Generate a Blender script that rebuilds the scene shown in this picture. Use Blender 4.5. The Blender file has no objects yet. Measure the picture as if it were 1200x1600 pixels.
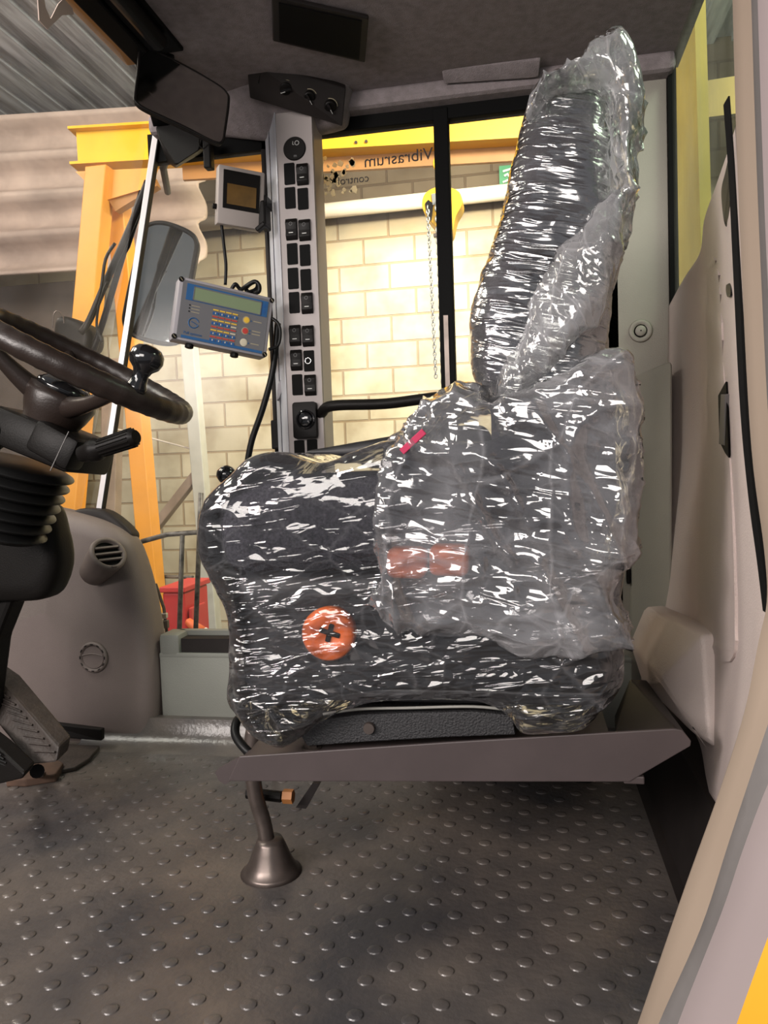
import bpy, bmesh, math, random
import numpy as np
from math import sin, cos, pi, radians, atan2, hypot, sqrt
from mathutils import Vector, Matrix

random.seed(4)
S = bpy.context.scene
COL = S.collection

# ------------------------------------------------------------------ camera
FPX = 1180.0
YAW, PIT, ROLL = radians(10.5), radians(3.3), radians(2.0)
CAM = np.array([0.0, 0.0, 0.78])
fw = np.array([-sin(YAW)*cos(PIT), cos(YAW)*cos(PIT), -sin(PIT)])
r0 = np.array([cos(YAW), sin(YAW), 0.0])
u0 = np.cross(r0, fw)
UP = cos(ROLL)*u0 + sin(ROLL)*r0
RT = cos(ROLL)*r0 - sin(ROLL)*u0
cam = bpy.data.objects.new('camera', bpy.data.cameras.new('camera'))
COL.objects.link(cam)
cam.data.sensor_fit = 'VERTICAL'
cam.data.sensor_height = 36.0
cam.data.lens = 36.0*FPX/1600.0
cam.data.clip_start = 0.02
cam.matrix_world = Matrix(((RT[0], UP[0], -fw[0], CAM[0]), (RT[1], UP[1], -fw[1], CAM[1]),
                           (RT[2], UP[2], -fw[2], CAM[2]), (0, 0, 0, 1)))
S.camera = cam

S.view_settings.view_transform = 'Standard'
S.view_settings.look = 'None'
S.view_settings.gamma = 1.0
S.view_settings.exposure = 0.0
S.view_settings.use_curve_mapping = False
S.cycles.max_bounces = 10
S.cycles.transparent_max_bounces = 24
S.cycles.diffuse_bounces = 4
S.cycles.glossy_bounces = 4
S.cycles.transmission_bounces = 6
S.cycles.sample_clamp_indirect = 6.0
S.cycles.use_denoising = True

# ------------------------------------------------------------------ world and lamps
W = bpy.data.worlds.new('world'); S.world = W; W.use_nodes = True
W.node_tree.nodes['Background'].inputs[0].default_value = (0.92, 0.94, 1.0, 1)
W.node_tree.nodes['Background'].inputs[1].default_value = 0.28

def aim(o, loc, to):
    o.location = loc
    d = Vector(to) - Vector(loc)
    o.rotation_euler = d.to_track_quat('-Z', 'Y').to_euler()

def area(name, loc, to, sx, sy, power, color):
    l = bpy.data.lights.new(name, 'AREA'); l.shape = 'RECTANGLE'; l.size = sx; l.size_y = sy
    l.energy = power; l.color = color
    o = bpy.data.objects.new(name, l); COL.objects.link(o); aim(o, loc, to); return o

def point(name, loc, power, color, r=0.1):
    l = bpy.data.lights.new(name, 'POINT'); l.energy = power; l.color = color; l.shadow_soft_size = r
    o = bpy.data.objects.new(name, l); COL.objects.link(o); o.location = loc; return o

LAMPS = [
    area('workshop_door_light', (-0.9, -2.3, 2.0), (0.0, 1.3, 0.7), 2.0, 1.2, 90, (1.0, 0.93, 0.88)),
    area('rear_trim_fill', (-2.1, -0.9, 1.5), (0.3, 1.4, 0.8), 1.2, 0.5, 72, (1.0, 0.90, 0.87)),  # unseen fill, added to brighten the rear side trim
    area('roof_light_front', (-4.0, 2.6, 3.2), (-2.2, 5.0, 1.0), 1.5, 1.0, 75, (1.0, 0.84, 0.70)),
    area('cab_floor_fill', (-2.6, 1.0, 2.9), (-0.8, 1.4, 0.0), 0.8, 0.8, 42, (1.0, 0.95, 0.86)),  # added fill outside the windscreen to light the cab floor
    area('roof_light_side', (-0.45, 4.85, 2.82), (-0.8, 6.0, 1.6), 1.3, 0.15, 88, (1.0, 0.88, 0.64)),
    area('gantry_fill', (0.6, 2.7, 3.2), (-0.6, 4.3, 2.4), 0.8, 0.5, 130, (1.0, 0.9, 0.7)),  # added fill that brightens the yellow beam, not a fitted lamp
    area('roof_light_rear', (1.8, 1.6, 3.0), (1.2, 3.2, 1.6), 1.0, 1.0, 60, (0.95, 1.0, 0.85)),
]

# ------------------------------------------------------------------ pixel rays to points
def ray(px, py):
    return fw + RT*(px-600)/FPX - UP*(py-800)/FPX
def PY(px, py, y):
    d = ray(px, py); return CAM + d*(y/d[1])
def PZ(px, py, z):
    d = ray(px, py); return CAM + d*((z-CAM[2])/d[2])
def PX(px, py, x):
    d = ray(px, py); return CAM + d*(x/d[0])

# ------------------------------------------------------------------ materials
MATS = {}
def mat(name, color, rough=0.5, metal=0.0, var=0.0, vscale=8.0, bump=0.0, bscale=60.0, color2=None,
        spec=0.5, emit=None, coat=0.0, stretch=None):
    m = bpy.data.materials.new(name); m.use_nodes = True
    nt = m.node_tree; b = nt.nodes['Principled BSDF']
    b.inputs['Base Color'].default_value = (*color, 1)
    b.inputs['Roughness'].default_value = rough
    b.inputs['Metallic'].default_value = metal
    b.inputs['Specular IOR Level'].default_value = spec
    b.inputs['Coat Weight'].default_value = coat
    if emit:
        b.inputs['Emission Color'].default_value = (*emit[0], 1); b.inputs['Emission Strength'].default_value = emit[1]
    tc = nt.nodes.new('ShaderNodeTexCoord')
    vec = tc.outputs['Object']
    if stretch:
        mp = nt.nodes.new('ShaderNodeMapping'); mp.inputs['Scale'].default_value = stretch
        nt.links.new(vec, mp.inputs['Vector']); vec = mp.outputs['Vector']
    if var > 0 or color2:
        n = nt.nodes.new('ShaderNodeTexNoise'); n.inputs['Scale'].default_value = vscale
        n.inputs['Detail'].default_value = 6; n.inputs['Roughness'].default_value = 0.6
        nt.links.new(vec, n.inputs['Vector'])
        r = nt.nodes.new('ShaderNodeValToRGB')
        c2 = color2 or tuple(c*(1-var) for c in color)
        r.color_ramp.elements[0].position = 0.35; r.color_ramp.elements[0].color = (*c2, 1)
        r.color_ramp.elements[1].position = 0.65; r.color_ramp.elements[1].color = (*color, 1)
        nt.links.new(n.outputs['Fac'], r.inputs['Fac']); nt.links.new(r.outputs['Color'], b.inputs['Base Color'])
    if bump > 0:
        n2 = nt.nodes.new('ShaderNodeTexNoise'); n2.inputs['Scale'].default_value = bscale
        n2.inputs['Detail'].default_value = 3
        nt.links.new(vec, n2.inputs['Vector'])
        bp = nt.nodes.new('ShaderNodeBump'); bp.inputs['Strength'].default_value = bump; bp.inputs['Distance'].default_value = 0.004
        nt.links.new(n2.outputs['Fac'], bp.inputs['Height']); nt.links.new(bp.outputs['Normal'], b.inputs['Normal'])
    MATS[name] = m
    return m

def film_mat(name, haze, streak_scale, rot=(0, 0, 0), bump=0.6, gloss=1.0, tint=(0.96, 0.96, 0.97), fine=55.0, crumple=0.0, cscale=(9, 9, 9), rough=0.07, line=0.10, warp=0.8, calm=0.6, edge=0.22, cscale2=None, cwhite=0.13, ztight=None):
    """thin clear plastic: transparent, a little milky, sharp glints off its creases"""
    m = bpy.data.materials.new(name); m.use_nodes = True
    nt = m.node_tree; nt.nodes.clear(); N = nt.nodes.new; L = nt.links.new
    out = N('ShaderNodeOutputMaterial')
    tc = N('ShaderNodeTexCoord')
    mp = N('ShaderNodeMapping'); mp.inputs['Scale'].default_value = streak_scale; mp.inputs['Rotation'].default_value = rot
    rotm = N('ShaderNodeMapping'); rotm.inputs['Rotation'].default_value = rot; mp.inputs['Rotation'].default_value = (0, 0, 0)
    L(tc.outputs['Object'], rotm.inputs['Vector']); L(rotm.outputs['Vector'], mp.inputs['Vector'])
    n1 = N('ShaderNodeTexNoise'); n1.noise_type = 'RIDGED_MULTIFRACTAL'; n1.inputs['Scale'].default_value = 1.0
    n1.inputs['Detail'].default_value = 4; n1.inputs['Distortion'].default_value = warp
    L(mp.outputs['Vector'], n1.inputs['Vector'])
    n2 = N('ShaderNodeTexNoise'); n2.noise_type = 'RIDGED_MULTIFRACTAL'; n2.inputs['Scale'].default_value = fine*0.45
    n2.inputs['Detail'].default_value = 2; n2.inputs['Distortion'].default_value = 0.8
    L(tc.outputs['Object'], n2.inputs['Vector'])
    ad = N('ShaderNodeMath'); ad.operation = 'MULTIPLY_ADD'; ad.inputs[1].default_value = 0.45
    L(n2.outputs['Fac'], ad.inputs[0]); L(n1.outputs['Fac'], ad.inputs[2])
    nm = N('ShaderNodeTexNoise'); nm.inputs['Scale'].default_value = 6.0; nm.inputs['Detail'].default_value = 4; L(tc.outputs['Object'], nm.inputs['Vector'])
    mk = N('ShaderNodeMapRange'); mk.inputs['From Min'].default_value = 0.42; mk.inputs['From Max'].default_value = 0.62
    mk.inputs['To Min'].default_value = calm; mk.inputs['To Max'].default_value = 1.0; L(nm.outputs['Fac'], mk.inputs['Value'])
    hm = N('ShaderNodeMath'); hm.operation = 'MULTIPLY'; L(ad.outputs[0], hm.inputs[0]); L(mk.outputs[0], hm.inputs[1])
    hsrc = hm.outputs[0]
    lines = N('ShaderNodeMapRange'); lines.inputs['From Min'].default_value = 0.75; lines.inputs['From Max'].default_value = 1.25
    lines.inputs['To Max'].default_value = line; L(n1.outputs['Fac'], lines.inputs['Value']); csrc = lines.outputs[0]
    if crumple > 0:
        nd = N('ShaderNodeTexNoise'); nd.inputs['Scale'].default_value = 7; nd.inputs['Detail'].default_value = 3; L(tc.outputs['Object'], nd.inputs['Vector'])
        vm = N('ShaderNodeVectorMath'); vm.operation = 'MULTIPLY_ADD'; vm.inputs[1].default_value = (0.06, 0.06, 0.06)
        L(nd.outputs['Color'], vm.inputs[0]); L(rotm.outputs['Vector'], vm.inputs[2])
        for cs_, wgt in ((cscale, 1.0), (cscale2 or tuple(q*2.7 for q in cscale), 0.5)):
            mv = N('ShaderNodeMapping'); mv.inputs['Scale'].default_value = cs_; L(vm.outputs['Vector'], mv.inputs['Vector'])
            vo = N('ShaderNodeTexVoronoi'); vo.feature = 'DISTANCE_TO_EDGE'; vo.inputs['Scale'].default_value = 1.0; L(mv.outputs['Vector'], vo.inputs['Vector'])
            k = N('ShaderNodeMath'); k.operation = 'MULTIPLY_ADD'; k.inputs[1].default_value = -4.0*crumple*wgt; L(vo.outputs['Distance'], k.inputs[0]); L(hsrc, k.inputs[2]); hsrc = k.outputs[0]
            cm = N('ShaderNodeMapRange'); cm.inputs['From Min'].default_value = 0.0; cm.inputs['From Max'].default_value = 0.035
            cm.inputs['To Min'].default_value = cwhite*wgt; cm.inputs['To Max'].default_value = 0.0; L(vo.outputs['Distance'], cm.inputs['Value'])
            k2 = N('ShaderNodeMath'); k2.operation = 'ADD'; L(cm.outputs[0], k2.inputs[0]); L(csrc, k2.inputs[1]); csrc = k2.outputs[0]
    if ztight:   # wound tighter, so smoother, above this height
        sz = N('ShaderNodeSeparateXYZ'); L(tc.outputs['Object'], sz.inputs[0])
        zr = N('ShaderNodeMapRange'); zr.inputs['From Min'].default_value = ztight[0]; zr.inputs['From Max'].default_value = ztight[1]
        zr.inputs['To Min'].default_value = 1.0; zr.inputs['To Max'].default_value = ztight[2]; L(sz.outputs['Z'], zr.inputs['Value'])
        zm = N('ShaderNodeMath'); zm.operation = 'MULTIPLY'; L(hsrc, zm.inputs[0]); L(zr.outputs[0], zm.inputs[1]); hsrc = zm.outputs[0]
    bp = N('ShaderNodeBump'); bp.inputs['Strength'].default_value = bump; bp.inputs['Distance'].default_value = 0.006
    L(hsrc, bp.inputs['Height'])
    tr = N('ShaderNodeBsdfTransparent'); tr.inputs['Color'].default_value = (*tint, 1)
    df = N('ShaderNodeBsdfDiffuse'); df.inputs['Color'].default_value = (0.85, 0.85, 0.88, 1)
    tl = N('ShaderNodeBsdfTranslucent'); tl.inputs['Color'].default_value = (0.8, 0.8, 0.82, 1)
    L(bp.outputs['Normal'], df.inputs['Normal'])
    mdt = N('ShaderNodeMixShader'); mdt.inputs[0].default_value = 0.4
    L(df.outputs[0], mdt.inputs[1]); L(tl.outputs[0], mdt.inputs[2])
    # milkier where the sheet folds back on itself and at grazing angles
    lw = N('ShaderNodeLayerWeight'); lw.inputs['Blend'].default_value = 0.35
    nh = N('ShaderNodeTexNoise'); nh.inputs['Scale'].default_value = 9; nh.inputs['Detail'].default_value = 5
    L(rotm.outputs['Vector'], nh.inputs['Vector'])
    mr = N('ShaderNodeMapRange'); mr.inputs['From Min'].default_value = 0.35; mr.inputs['From Max'].default_value = 0.7
    mr.inputs['To Min'].default_value = 0.4*haze; mr.inputs['To Max'].default_value = 1.6*haze
    L(nh.outputs['Fac'], mr.inputs['Value'])
    a2 = N('ShaderNodeMath'); a2.operation = 'MULTIPLY_ADD'; a2.inputs[1].default_value = edge
    L(lw.outputs['Facing'], a2.inputs[0]); L(mr.outputs[0], a2.inputs[2])
    a3 = N('ShaderNodeMath'); a3.operation = 'ADD'; a3.use_clamp = True; L(a2.outputs[0], a3.inputs[0]); L(csrc, a3.inputs[1])
    m1 = N('ShaderNodeMixShader'); L(a3.outputs[0], m1.inputs[0]); L(tr.outputs[0], m1.inputs[1]); L(mdt.outputs[0], m1.inputs[2])
    gl = N('ShaderNodeBsdfGlossy'); gl.inputs['Roughness'].default_value = rough; gl.inputs['Color'].default_value = (1, 1, 1, 1)
    L(bp.outputs['Normal'], gl.inputs['Normal'])
    fr = N('ShaderNodeFresnel'); fr.inputs['IOR'].default_value = 1.5; L(bp.outputs['Normal'], fr.inputs['Normal'])
    fm = N('ShaderNodeMath'); fm.operation = 'MULTIPLY'; fm.inputs[1].default_value = gloss*1.9; fm.use_clamp = True
    L(fr.outputs[0], fm.inputs[0])
    m2 = N('ShaderNodeMixShader'); L(fm.outputs[0], m2.inputs[0]); L(m1.outputs[0], m2.inputs[1]); L(gl.outputs[0], m2.inputs[2])
    L(m2.outputs[0], out.inputs['Surface'])
    MATS[name] = m
    return m

def glass_mat(name, haze=0.03, tint=(0.97, 0.98, 0.97), gloss=0.05, rscale=2.0, streak=(1, 1, 6), hazecol=(0.75, 0.7, 0.66)):
    m = bpy.data.materials.new(name); m.use_nodes = True
    nt = m.node_tree; nt.nodes.clear(); N = nt.nodes.new; L = nt.links.new
    out = N('ShaderNodeOutputMaterial'); tc = N('ShaderNodeTexCoord')
    mp = N('ShaderNodeMapping'); mp.inputs['Scale'].default_value = streak; L(tc.outputs['Object'], mp.inputs['Vector'])
    nh = N('ShaderNodeTexNoise'); nh.inputs['Scale'].default_value = rscale; nh.inputs['Detail'].default_value = 7
    L(mp.outputs['Vector'], nh.inputs['Vector'])
    mr = N('ShaderNodeMapRange'); mr.inputs['From Min'].default_value = 0.35; mr.inputs['From Max'].default_value = 0.72
    mr.inputs['To Min'].default_value = haze*0.4; mr.inputs['To Max'].default_value = haze*2.0
    L(nh.outputs['Fac'], mr.inputs['Value'])
    tr = N('ShaderNodeBsdfTransparent'); tr.inputs['Color'].default_value = (*tint, 1)
    df = N('ShaderNodeBsdfDiffuse'); df.inputs['Color'].default_value = (*hazecol, 1)
    tl = N('ShaderNodeBsdfTranslucent'); tl.inputs['Color'].default_value = (*hazecol, 1)
    md = N('ShaderNodeMixShader'); md.inputs[0].default_value = 0.5; L(df.outputs[0], md.inputs[1]); L(tl.outputs[0], md.inputs[2])
    m1 = N('ShaderNodeMixShader'); L(mr.outputs[0], m1.inputs[0]); L(tr.outputs[0], m1.inputs[1]); L(md.outputs[0], m1.inputs[2])
    gl = N('ShaderNodeBsdfGlossy'); gl.inputs['Roughness'].default_value = 0.22
    m2 = N('ShaderNodeMixShader'); m2.inputs[0].default_value = gloss
    L(m1.outputs[0], m2.inputs[1]); L(gl.outputs[0], m2.inputs[2]); L(m2.outputs[0], out.inputs['Surface'])
    MATS[name] = m
    return m

def block_mat(name, zsplit=4.44):
    m = bpy.data.materials.new(name); m.use_nodes = True
    nt = m.node_tree; b = nt.nodes['Principled BSDF']; b.inputs['Roughness'].default_value = 0.85
    N = nt.nodes.new; L = nt.links.new
    tc = N('ShaderNodeTexCoord'); sp = N('ShaderNodeSeparateXYZ'); L(tc.outputs['Object'], sp.inputs[0])
    cb = N('ShaderNodeCombineXYZ'); L(sp.outputs['X'], cb.inputs['X']); L(sp.outputs['Z'], cb.inputs['Y'])
    br = N('ShaderNodeTexBrick'); br.inputs['Scale'].default_value = 1.0
    br.inputs['Brick Width'].default_value = 0.41; br.inputs['Row Height'].default_value = 0.205
    br.inputs['Mortar Size'].default_value = 0.010; br.inputs['Mortar Smooth'].default_value = 0.3
    br.inputs['Color1'].default_value = (0.60, 0.54, 0.40, 1); br.inputs['Color2'].default_value = (0.50, 0.45, 0.34, 1)
    br.inputs['Mortar'].default_value = (0.36, 0.28, 0.18, 1)
    L(cb.outputs[0], br.inputs['Vector'])
    n = N('ShaderNodeTexNoise'); n.inputs['Scale'].default_value = 3.0; n.inputs['Detail'].default_value = 8; L(tc.outputs['Object'], n.inputs['Vector'])
    # bare grey courses above the painted ones
    md = N('ShaderNodeMath'); md.operation = 'MULTIPLY_ADD'; md.inputs[1].default_value = 0.5; L(n.outputs['Fac'], md.inputs[0]); L(sp.outputs['Z'], md.inputs[2])
    mr = N('ShaderNodeMapRange'); mr.inputs['From Min'].default_value = zsplit; mr.inputs['From Max'].default_value = zsplit+0.30
    L(md.outputs[0], mr.inputs['Value'])
    mul = N('ShaderNodeMixRGB'); mul.blend_type = 'MULTIPLY'; L(mr.outputs[0], mul.inputs['Fac'])
    mul.inputs['Color2'].default_value = (0.14, 0.12, 0.11, 1)
    L(br.outputs['Color'], mul.inputs['Color1'])
    rp = N('ShaderNodeValToRGB'); rp.color_ramp.elements[0].position = 0.3; rp.color_ramp.elements[0].color = (0.62, 0.56, 0.48, 1)
    rp.color_ramp.elements[1].position = 0.6; rp.color_ramp.elements[1].color = (1, 1, 1, 1); L(n.outputs['Fac'], rp.inputs['Fac'])
    m3 = N('ShaderNodeMixRGB'); m3.blend_type = 'MULTIPLY'; m3.inputs['Fac'].default_value = 1.0
    L(mul.outputs[0], m3.inputs['Color1']); L(rp.outputs['Color'], m3.inputs['Color2']); L(m3.outputs[0], b.inputs['Base Color'])
    bp = N('ShaderNodeBump'); bp.inputs['Distance'].default_value = 0.02; bp.inputs['Strength'].default_value = 0.7
    inv = N('ShaderNodeMath'); inv.operation = 'MULTIPLY_ADD'; inv.inputs[1].default_value = -1.0; L(br.outputs['Fac'], inv.inputs[0]); L(n.outputs['Fac'], inv.inputs[2])
    L(inv.outputs[0], bp.inputs['Height']); L(bp.outputs['Normal'], b.inputs['Normal'])
    MATS[name] = m
    return m

M = MATS
mat('headliner', (0.30, 0.26, 0.265), 0.95, var=0.25, vscale=40, bump=0.6, bscale=400, spec=0.1)
mat('floor_rubber', (0.050, 0.048, 0.050), 0.28, color2=(0.13, 0.11, 0.095), vscale=3.0, bump=0.25, bscale=90)
mat('kick_rubber', (0.022, 0.018, 0.017), 0.55, var=0.3, spec=0.2)
mat('dash_plastic', (0.155, 0.124, 0.112), 0.55, var=0.12, vscale=5, bump=0.25, bscale=500)
mat('side_plastic', (0.21, 0.215, 0.19), 0.55, var=0.08, vscale=5, bump=0.25, bscale=500)
mat('trim_beige', (0.56, 0.475, 0.44), 0.5, var=0.06, vscale=6, bump=0.35, bscale=350)
mat('trim_grey', (0.36, 0.34, 0.29), 0.55, var=0.06, vscale=6, bump=0.25, bscale=350)
mat('jamb_beige', (0.30, 0.235, 0.18), 0.6)
mat('jamb_rubber', (0.14, 0.13, 0.125), 0.6, var=0.2)
mat('jamb_lilac', (0.34, 0.285, 0.285), 0.5)
mat('body_yellow', (0.85, 0.42, 0.03), 0.35, var=0.08, coat=0.2)
mat('beam_yellow', (0.88, 0.50, 0.012), 0.5, var=0.12, vscale=3)
mat('beam_orange', (0.42, 0.19, 0.05), 0.55, var=0.2, vscale=5)
mat('leg_yellow', (0.80, 0.34, 0.04), 0.45, var=0.12, vscale=4)
mat('black_plastic', (0.007, 0.006, 0.0055), 0.45, spec=0.14, bump=0.1, bscale=300)
mat('black_rubber', (0.006, 0.006, 0.006), 0.42, spec=0.22)
mat('wheel_rubber', (0.024, 0.016, 0.013), 0.36, bump=0.12, bscale=250)
mat('black_gloss', (0.008, 0.008, 0.009), 0.12, coat=0.6)
mat('fabric_seat', (0.052, 0.048, 0.060), 0.9, color2=(0.012, 0.012, 0.016), vscale=190, bump=0.9, bscale=260, spec=0.2)
mat('fabric_side', (0.022, 0.022, 0.028), 0.85, var=0.3, vscale=120, bump=0.4, bscale=260, spec=0.2)
mat('seat_black', (0.012, 0.012, 0.014), 0.5)
mat('seat_grey', (0.30, 0.30, 0.27), 0.5)
mat('orange_plastic', (0.85, 0.17, 0.03), 0.45)
mat('plate_steel', (0.068, 0.053, 0.052), 0.45, var=0.15, vscale=10, spec=0.4)
mat('steel_dark', (0.16, 0.13, 0.115), 0.35, metal=0.7, var=0.3, vscale=20)
mat('steel_bright', (0.7, 0.7, 0.7), 0.25, metal=1.0)
mat('textured_band', (0.03, 0.03, 0.032), 0.6, bump=1.0, bscale=300)
mat('aluminium', (0.62, 0.63, 0.68), 0.42, metal=0.3)
mat('panel_mauve', (0.33, 0.29, 0.28), 0.5, var=0.05)
mat('strip_white', (0.72, 0.68, 0.68), 0.35, metal=0.25)
mat('box_grey', (0.30, 0.285, 0.305), 0.5)
mat('box_face', (0.14, 0.14, 0.15), 0.45)
mat('box_blue', (0.02, 0.10, 0.26), 0.45)
mat('lcd_green', (0.20, 0.26, 0.15), 0.25)
mat('key_blue', (0.015, 0.09, 0.28), 0.5)
mat('key_yellow', (0.75, 0.48, 0.05), 0.5)
mat('key_red', (0.50, 0.05, 0.04), 0.5)
mat('key_white', (0.6, 0.55, 0.42), 0.5)
mat('print_tan', (0.33, 0.29, 0.20), 0.6)
mat('print_white', (0.62, 0.62, 0.60), 0.6)
mat('print_grey', (0.22, 0.22, 0.22), 0.6)
mat('monitor_beige', (0.33, 0.29, 0.27), 0.5)
mat('monitor_screen', (0.05, 0.028, 0.008), 0.15, color2=(0.16, 0.085, 0.02), vscale=5)
mat('mirror_face', (0.36, 0.37, 0.36), 0.03, metal=1.0)
mat('mirror_dim', (0.75, 0.73, 0.70), 0.12, metal=1.0)
mat('green_sign', (0.01, 0.13, 0.06), 0.5)
mat('pipe_white', (0.60, 0.54, 0.47), 0.35, var=0.1)
mat('chain_steel', (0.40, 0.41, 0.40), 0.35, metal=0.8)
mat('red_paint', (0.55, 0.04, 0.04), 0.45, var=0.1)
mat('post_pale', (0.50, 0.50, 0.45), 0.6, var=0.15)
mat('post_brown', (0.33, 0.25, 0.19), 0.6, var=0.2)
mat('rail_black', (0.03, 0.026, 0.024), 0.4, color2=(0.20, 0.18, 0.16), vscale=30)
mat('panel_pink', (0.58, 0.47, 0.42), 0.8, var=0.35, vscale=2.5, bump=0.5, bscale=12)
mat('roof_sheet', (0.50, 0.54, 0.62), 0.55, color2=(0.16, 0.165, 0.18), vscale=2.0, stretch=(6.0, 0.5, 1.0))
mat('dark_wall', (0.13, 0.105, 0.095), 0.8, var=0.4, vscale=2)
mat('ground', (0.12, 0.11, 0.10), 0.6, var=0.4, vscale=1.5)
mat('green_wall', (0.16, 0.22, 0.16), 0.6, var=0.2, vscale=1.2, stretch=(1, 8, 1))
mat('pale_yellow', (0.72, 0.60, 0.28), 0.5)
mat('rear_yellow', (0.62, 0.44, 0.10), 0.5, var=0.1)
mat('seal_black', (0.004, 0.004, 0.004), 0.7, spec=0.1)
mat('flap_paper', (0.75, 0.62, 0.45), 0.7)
mat('rust_orange', (0.35, 0.14, 0.04), 0.6)
mat('rust_brown', (0.10, 0.055, 0.035), 0.8, var=0.4, vscale=30)
mat('pedal_brown', (0.045, 0.033, 0.027), 0.6, var=0.4, vscale=30, bump=0.4, bscale=120)
mat('decal_torn', (0.80, 0.72, 0.52), 0.8, var=0.1)
b_ = MATS['decal_torn'].node_tree.nodes['Principled BSDF']
b_.inputs['Transmission Weight'].default_value = 0.7; b_.inputs['IOR'].default_value = 1.02; b_.inputs['Roughness'].default_value = 1.0
mat('decal_faded', (0.75, 0.60, 0.52), 0.8)
mat('decal_dark', (0.035, 0.03, 0.028), 0.8)
mat('red_webbing', (0.45, 0.02, 0.08), 0.7)
mat('cone_orange', (0.8, 0.16, 0.05), 0.5)
mat('cone_white', (0.8, 0.78, 0.72), 0.5)
film_mat('film_cushion', 0.022, (9.0, 22.0, 62.0), (0, radians(6), 0), bump=0.75, gloss=0.85, line=0.06, warp=2.0, calm=0.4, edge=0.10, crumple=0.9, cscale=(9, 9, 14), cscale2=(22, 14, 34), cwhite=0.05, ztight=(0.24, 0.33, 0.33))
film_mat('film_back', 0.06, (14.0, 30.0, 110.0), (0, radians(-14), 0), bump=1.0, gloss=2.5, line=0.12, rough=0.15)
film_mat('film_bag', 0.175, (7.0, 16.0, 60.0), (0, radians(-14), 0), bump=0.7, gloss=1.4, fine=40, crumple=1.0, cscale=(9, 9, 4.0), cscale2=(7, 9, 24))
film_mat('film_bag_top', 0.22, (40.0, 16.0, 12.0), (0, radians(28), 0), bump=0.6, gloss=1.0, fine=40, tint=(0.94, 0.96, 0.94), crumple=1.0, cscale=(16, 14, 5))
glass_mat('glass_side', 0.022, gloss=0.012)
glass_mat('glass_front', 0.03, gloss=0.02, rscale=1.6, streak=(1, 3, 2), hazecol=(0.72, 0.66, 0.64))
glass_mat('glass_rear', 0.05, tint=(0.86, 0.93, 0.86), gloss=0.04, streak=(1, 8, 1))
block_mat('block_wall')

# ------------------------------------------------------------------ object helpers
WM = {}
def props(o, label=None, cat=None, group=None, kind=None):
    if label: o['label'] = label
    if cat: o['category'] = cat
    if group: o['group'] = group
    if kind: o['kind'] = kind
    return o
def thing(name, label, cat, loc, group=None):
    o = bpy.data.objects.new(name, None); COL.objects.link(o); o.location = Vector(loc)
    o.empty_display_size = 0.05
    WM[o.name] = Vector(loc)
    return props(o, label, cat, group)
def add(name, geo, m, parent=None, smooth=False, label=None, loc=None, auto=None):
    V, Fc = geo[0], geo[1]
    me = bpy.data.meshes.new(name)
    base = WM[parent.name] if parent is not None else (Vector(loc) if loc is not None else None)
    Va = np.array([tuple(v) for v in V], dtype=float)
    if base is None:
        base = Vector(((Va[:, 0].min()+Va[:, 0].max())/2, (Va[:, 1].min()+Va[:, 1].max())/2, Va[:, 2].min()))
    Va = Va - np.array(base)
    me.from_pydata(Va.tolist(), [], [list(map(int, f)) for f in Fc])
    me.validate()
    me.materials.append(M[m] if isinstance(m, str) else m)
    o = bpy.data.objects.new(name, me); COL.objects.link(o)
    if parent is not None:
        o.parent = parent
    else:
        o.location = base
    WM[o.name] = base
    bm = bmesh.new(); bm.from_mesh(me); bmesh.ops.recalc_face_normals(bm, faces=bm.faces); bm.to_mesh(me); bm.free()
    if smooth or auto:
        me.polygons.foreach_set('use_smooth', [True]*len(me.polygons))
        if auto: me.set_sharp_from_angle(angle=radians(auto))
    if label: o['label'] = label
    return o
def solo(name, geo, m, label, cat, smooth=False, group=None, auto=None):
    return props(add(name, geo, m, None, smooth, auto=auto), label, cat, group)
def struct(name, geo, m, smooth=False, label=None, auto=None):
    o = add(name, geo, m, None, smooth, auto=auto); o['kind'] = 'structure'
    if label: o['label'] = label
    return o

def join(*gs):
    V, Fc = [], []
    for g in gs:
        n = len(V); V += [tuple(v) for v in g[0]]; Fc += [[i+n for i in f] for f in g[1]]
    return V, Fc
def bm_geo(bm):
    bm.verts.index_update()
    g = ([tuple(v.co) for v in bm.verts], [[v.index for v in f.verts] for f in bm.faces]); bm.free(); return g
def frame3(xd, zd=None):
    """axes with x along xd and z close to zd"""
    x = Vector(xd).normalized(); z = Vector(zd if zd is not None else (0, 0, 1))
    y = z.cross(x).normalized(); z = x.cross(y).normalized()
    return Matrix((x, y, z)).transposed()
def box(c, s, R=None, bev=0.0, seg=2):
    bm = bmesh.new(); bmesh.ops.create_cube(bm, size=1.0)
    for v in bm.verts: v.co = Vector((v.co.x*s[0], v.co.y*s[1], v.co.z*s[2]))
    if bev > 0: bmesh.ops.bevel(bm, geom=list(bm.edges), offset=min(bev, min(s)*0.45), segments=seg, affect='EDGES', profile=0.5)
    for v in bm.verts:
        p = v.co if R is None else R @ v.co
        v.co = p + Vector(c)
    return bm_geo(bm)
def bb(x0, x1, y0, y1, z0, z1, bev=0.0):
    return box(((x0+x1)/2, (y0+y1)/2, (z0+z1)/2), (abs(x1-x0), abs(y1-y0), abs(z1-z0)), None, bev)
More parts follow.
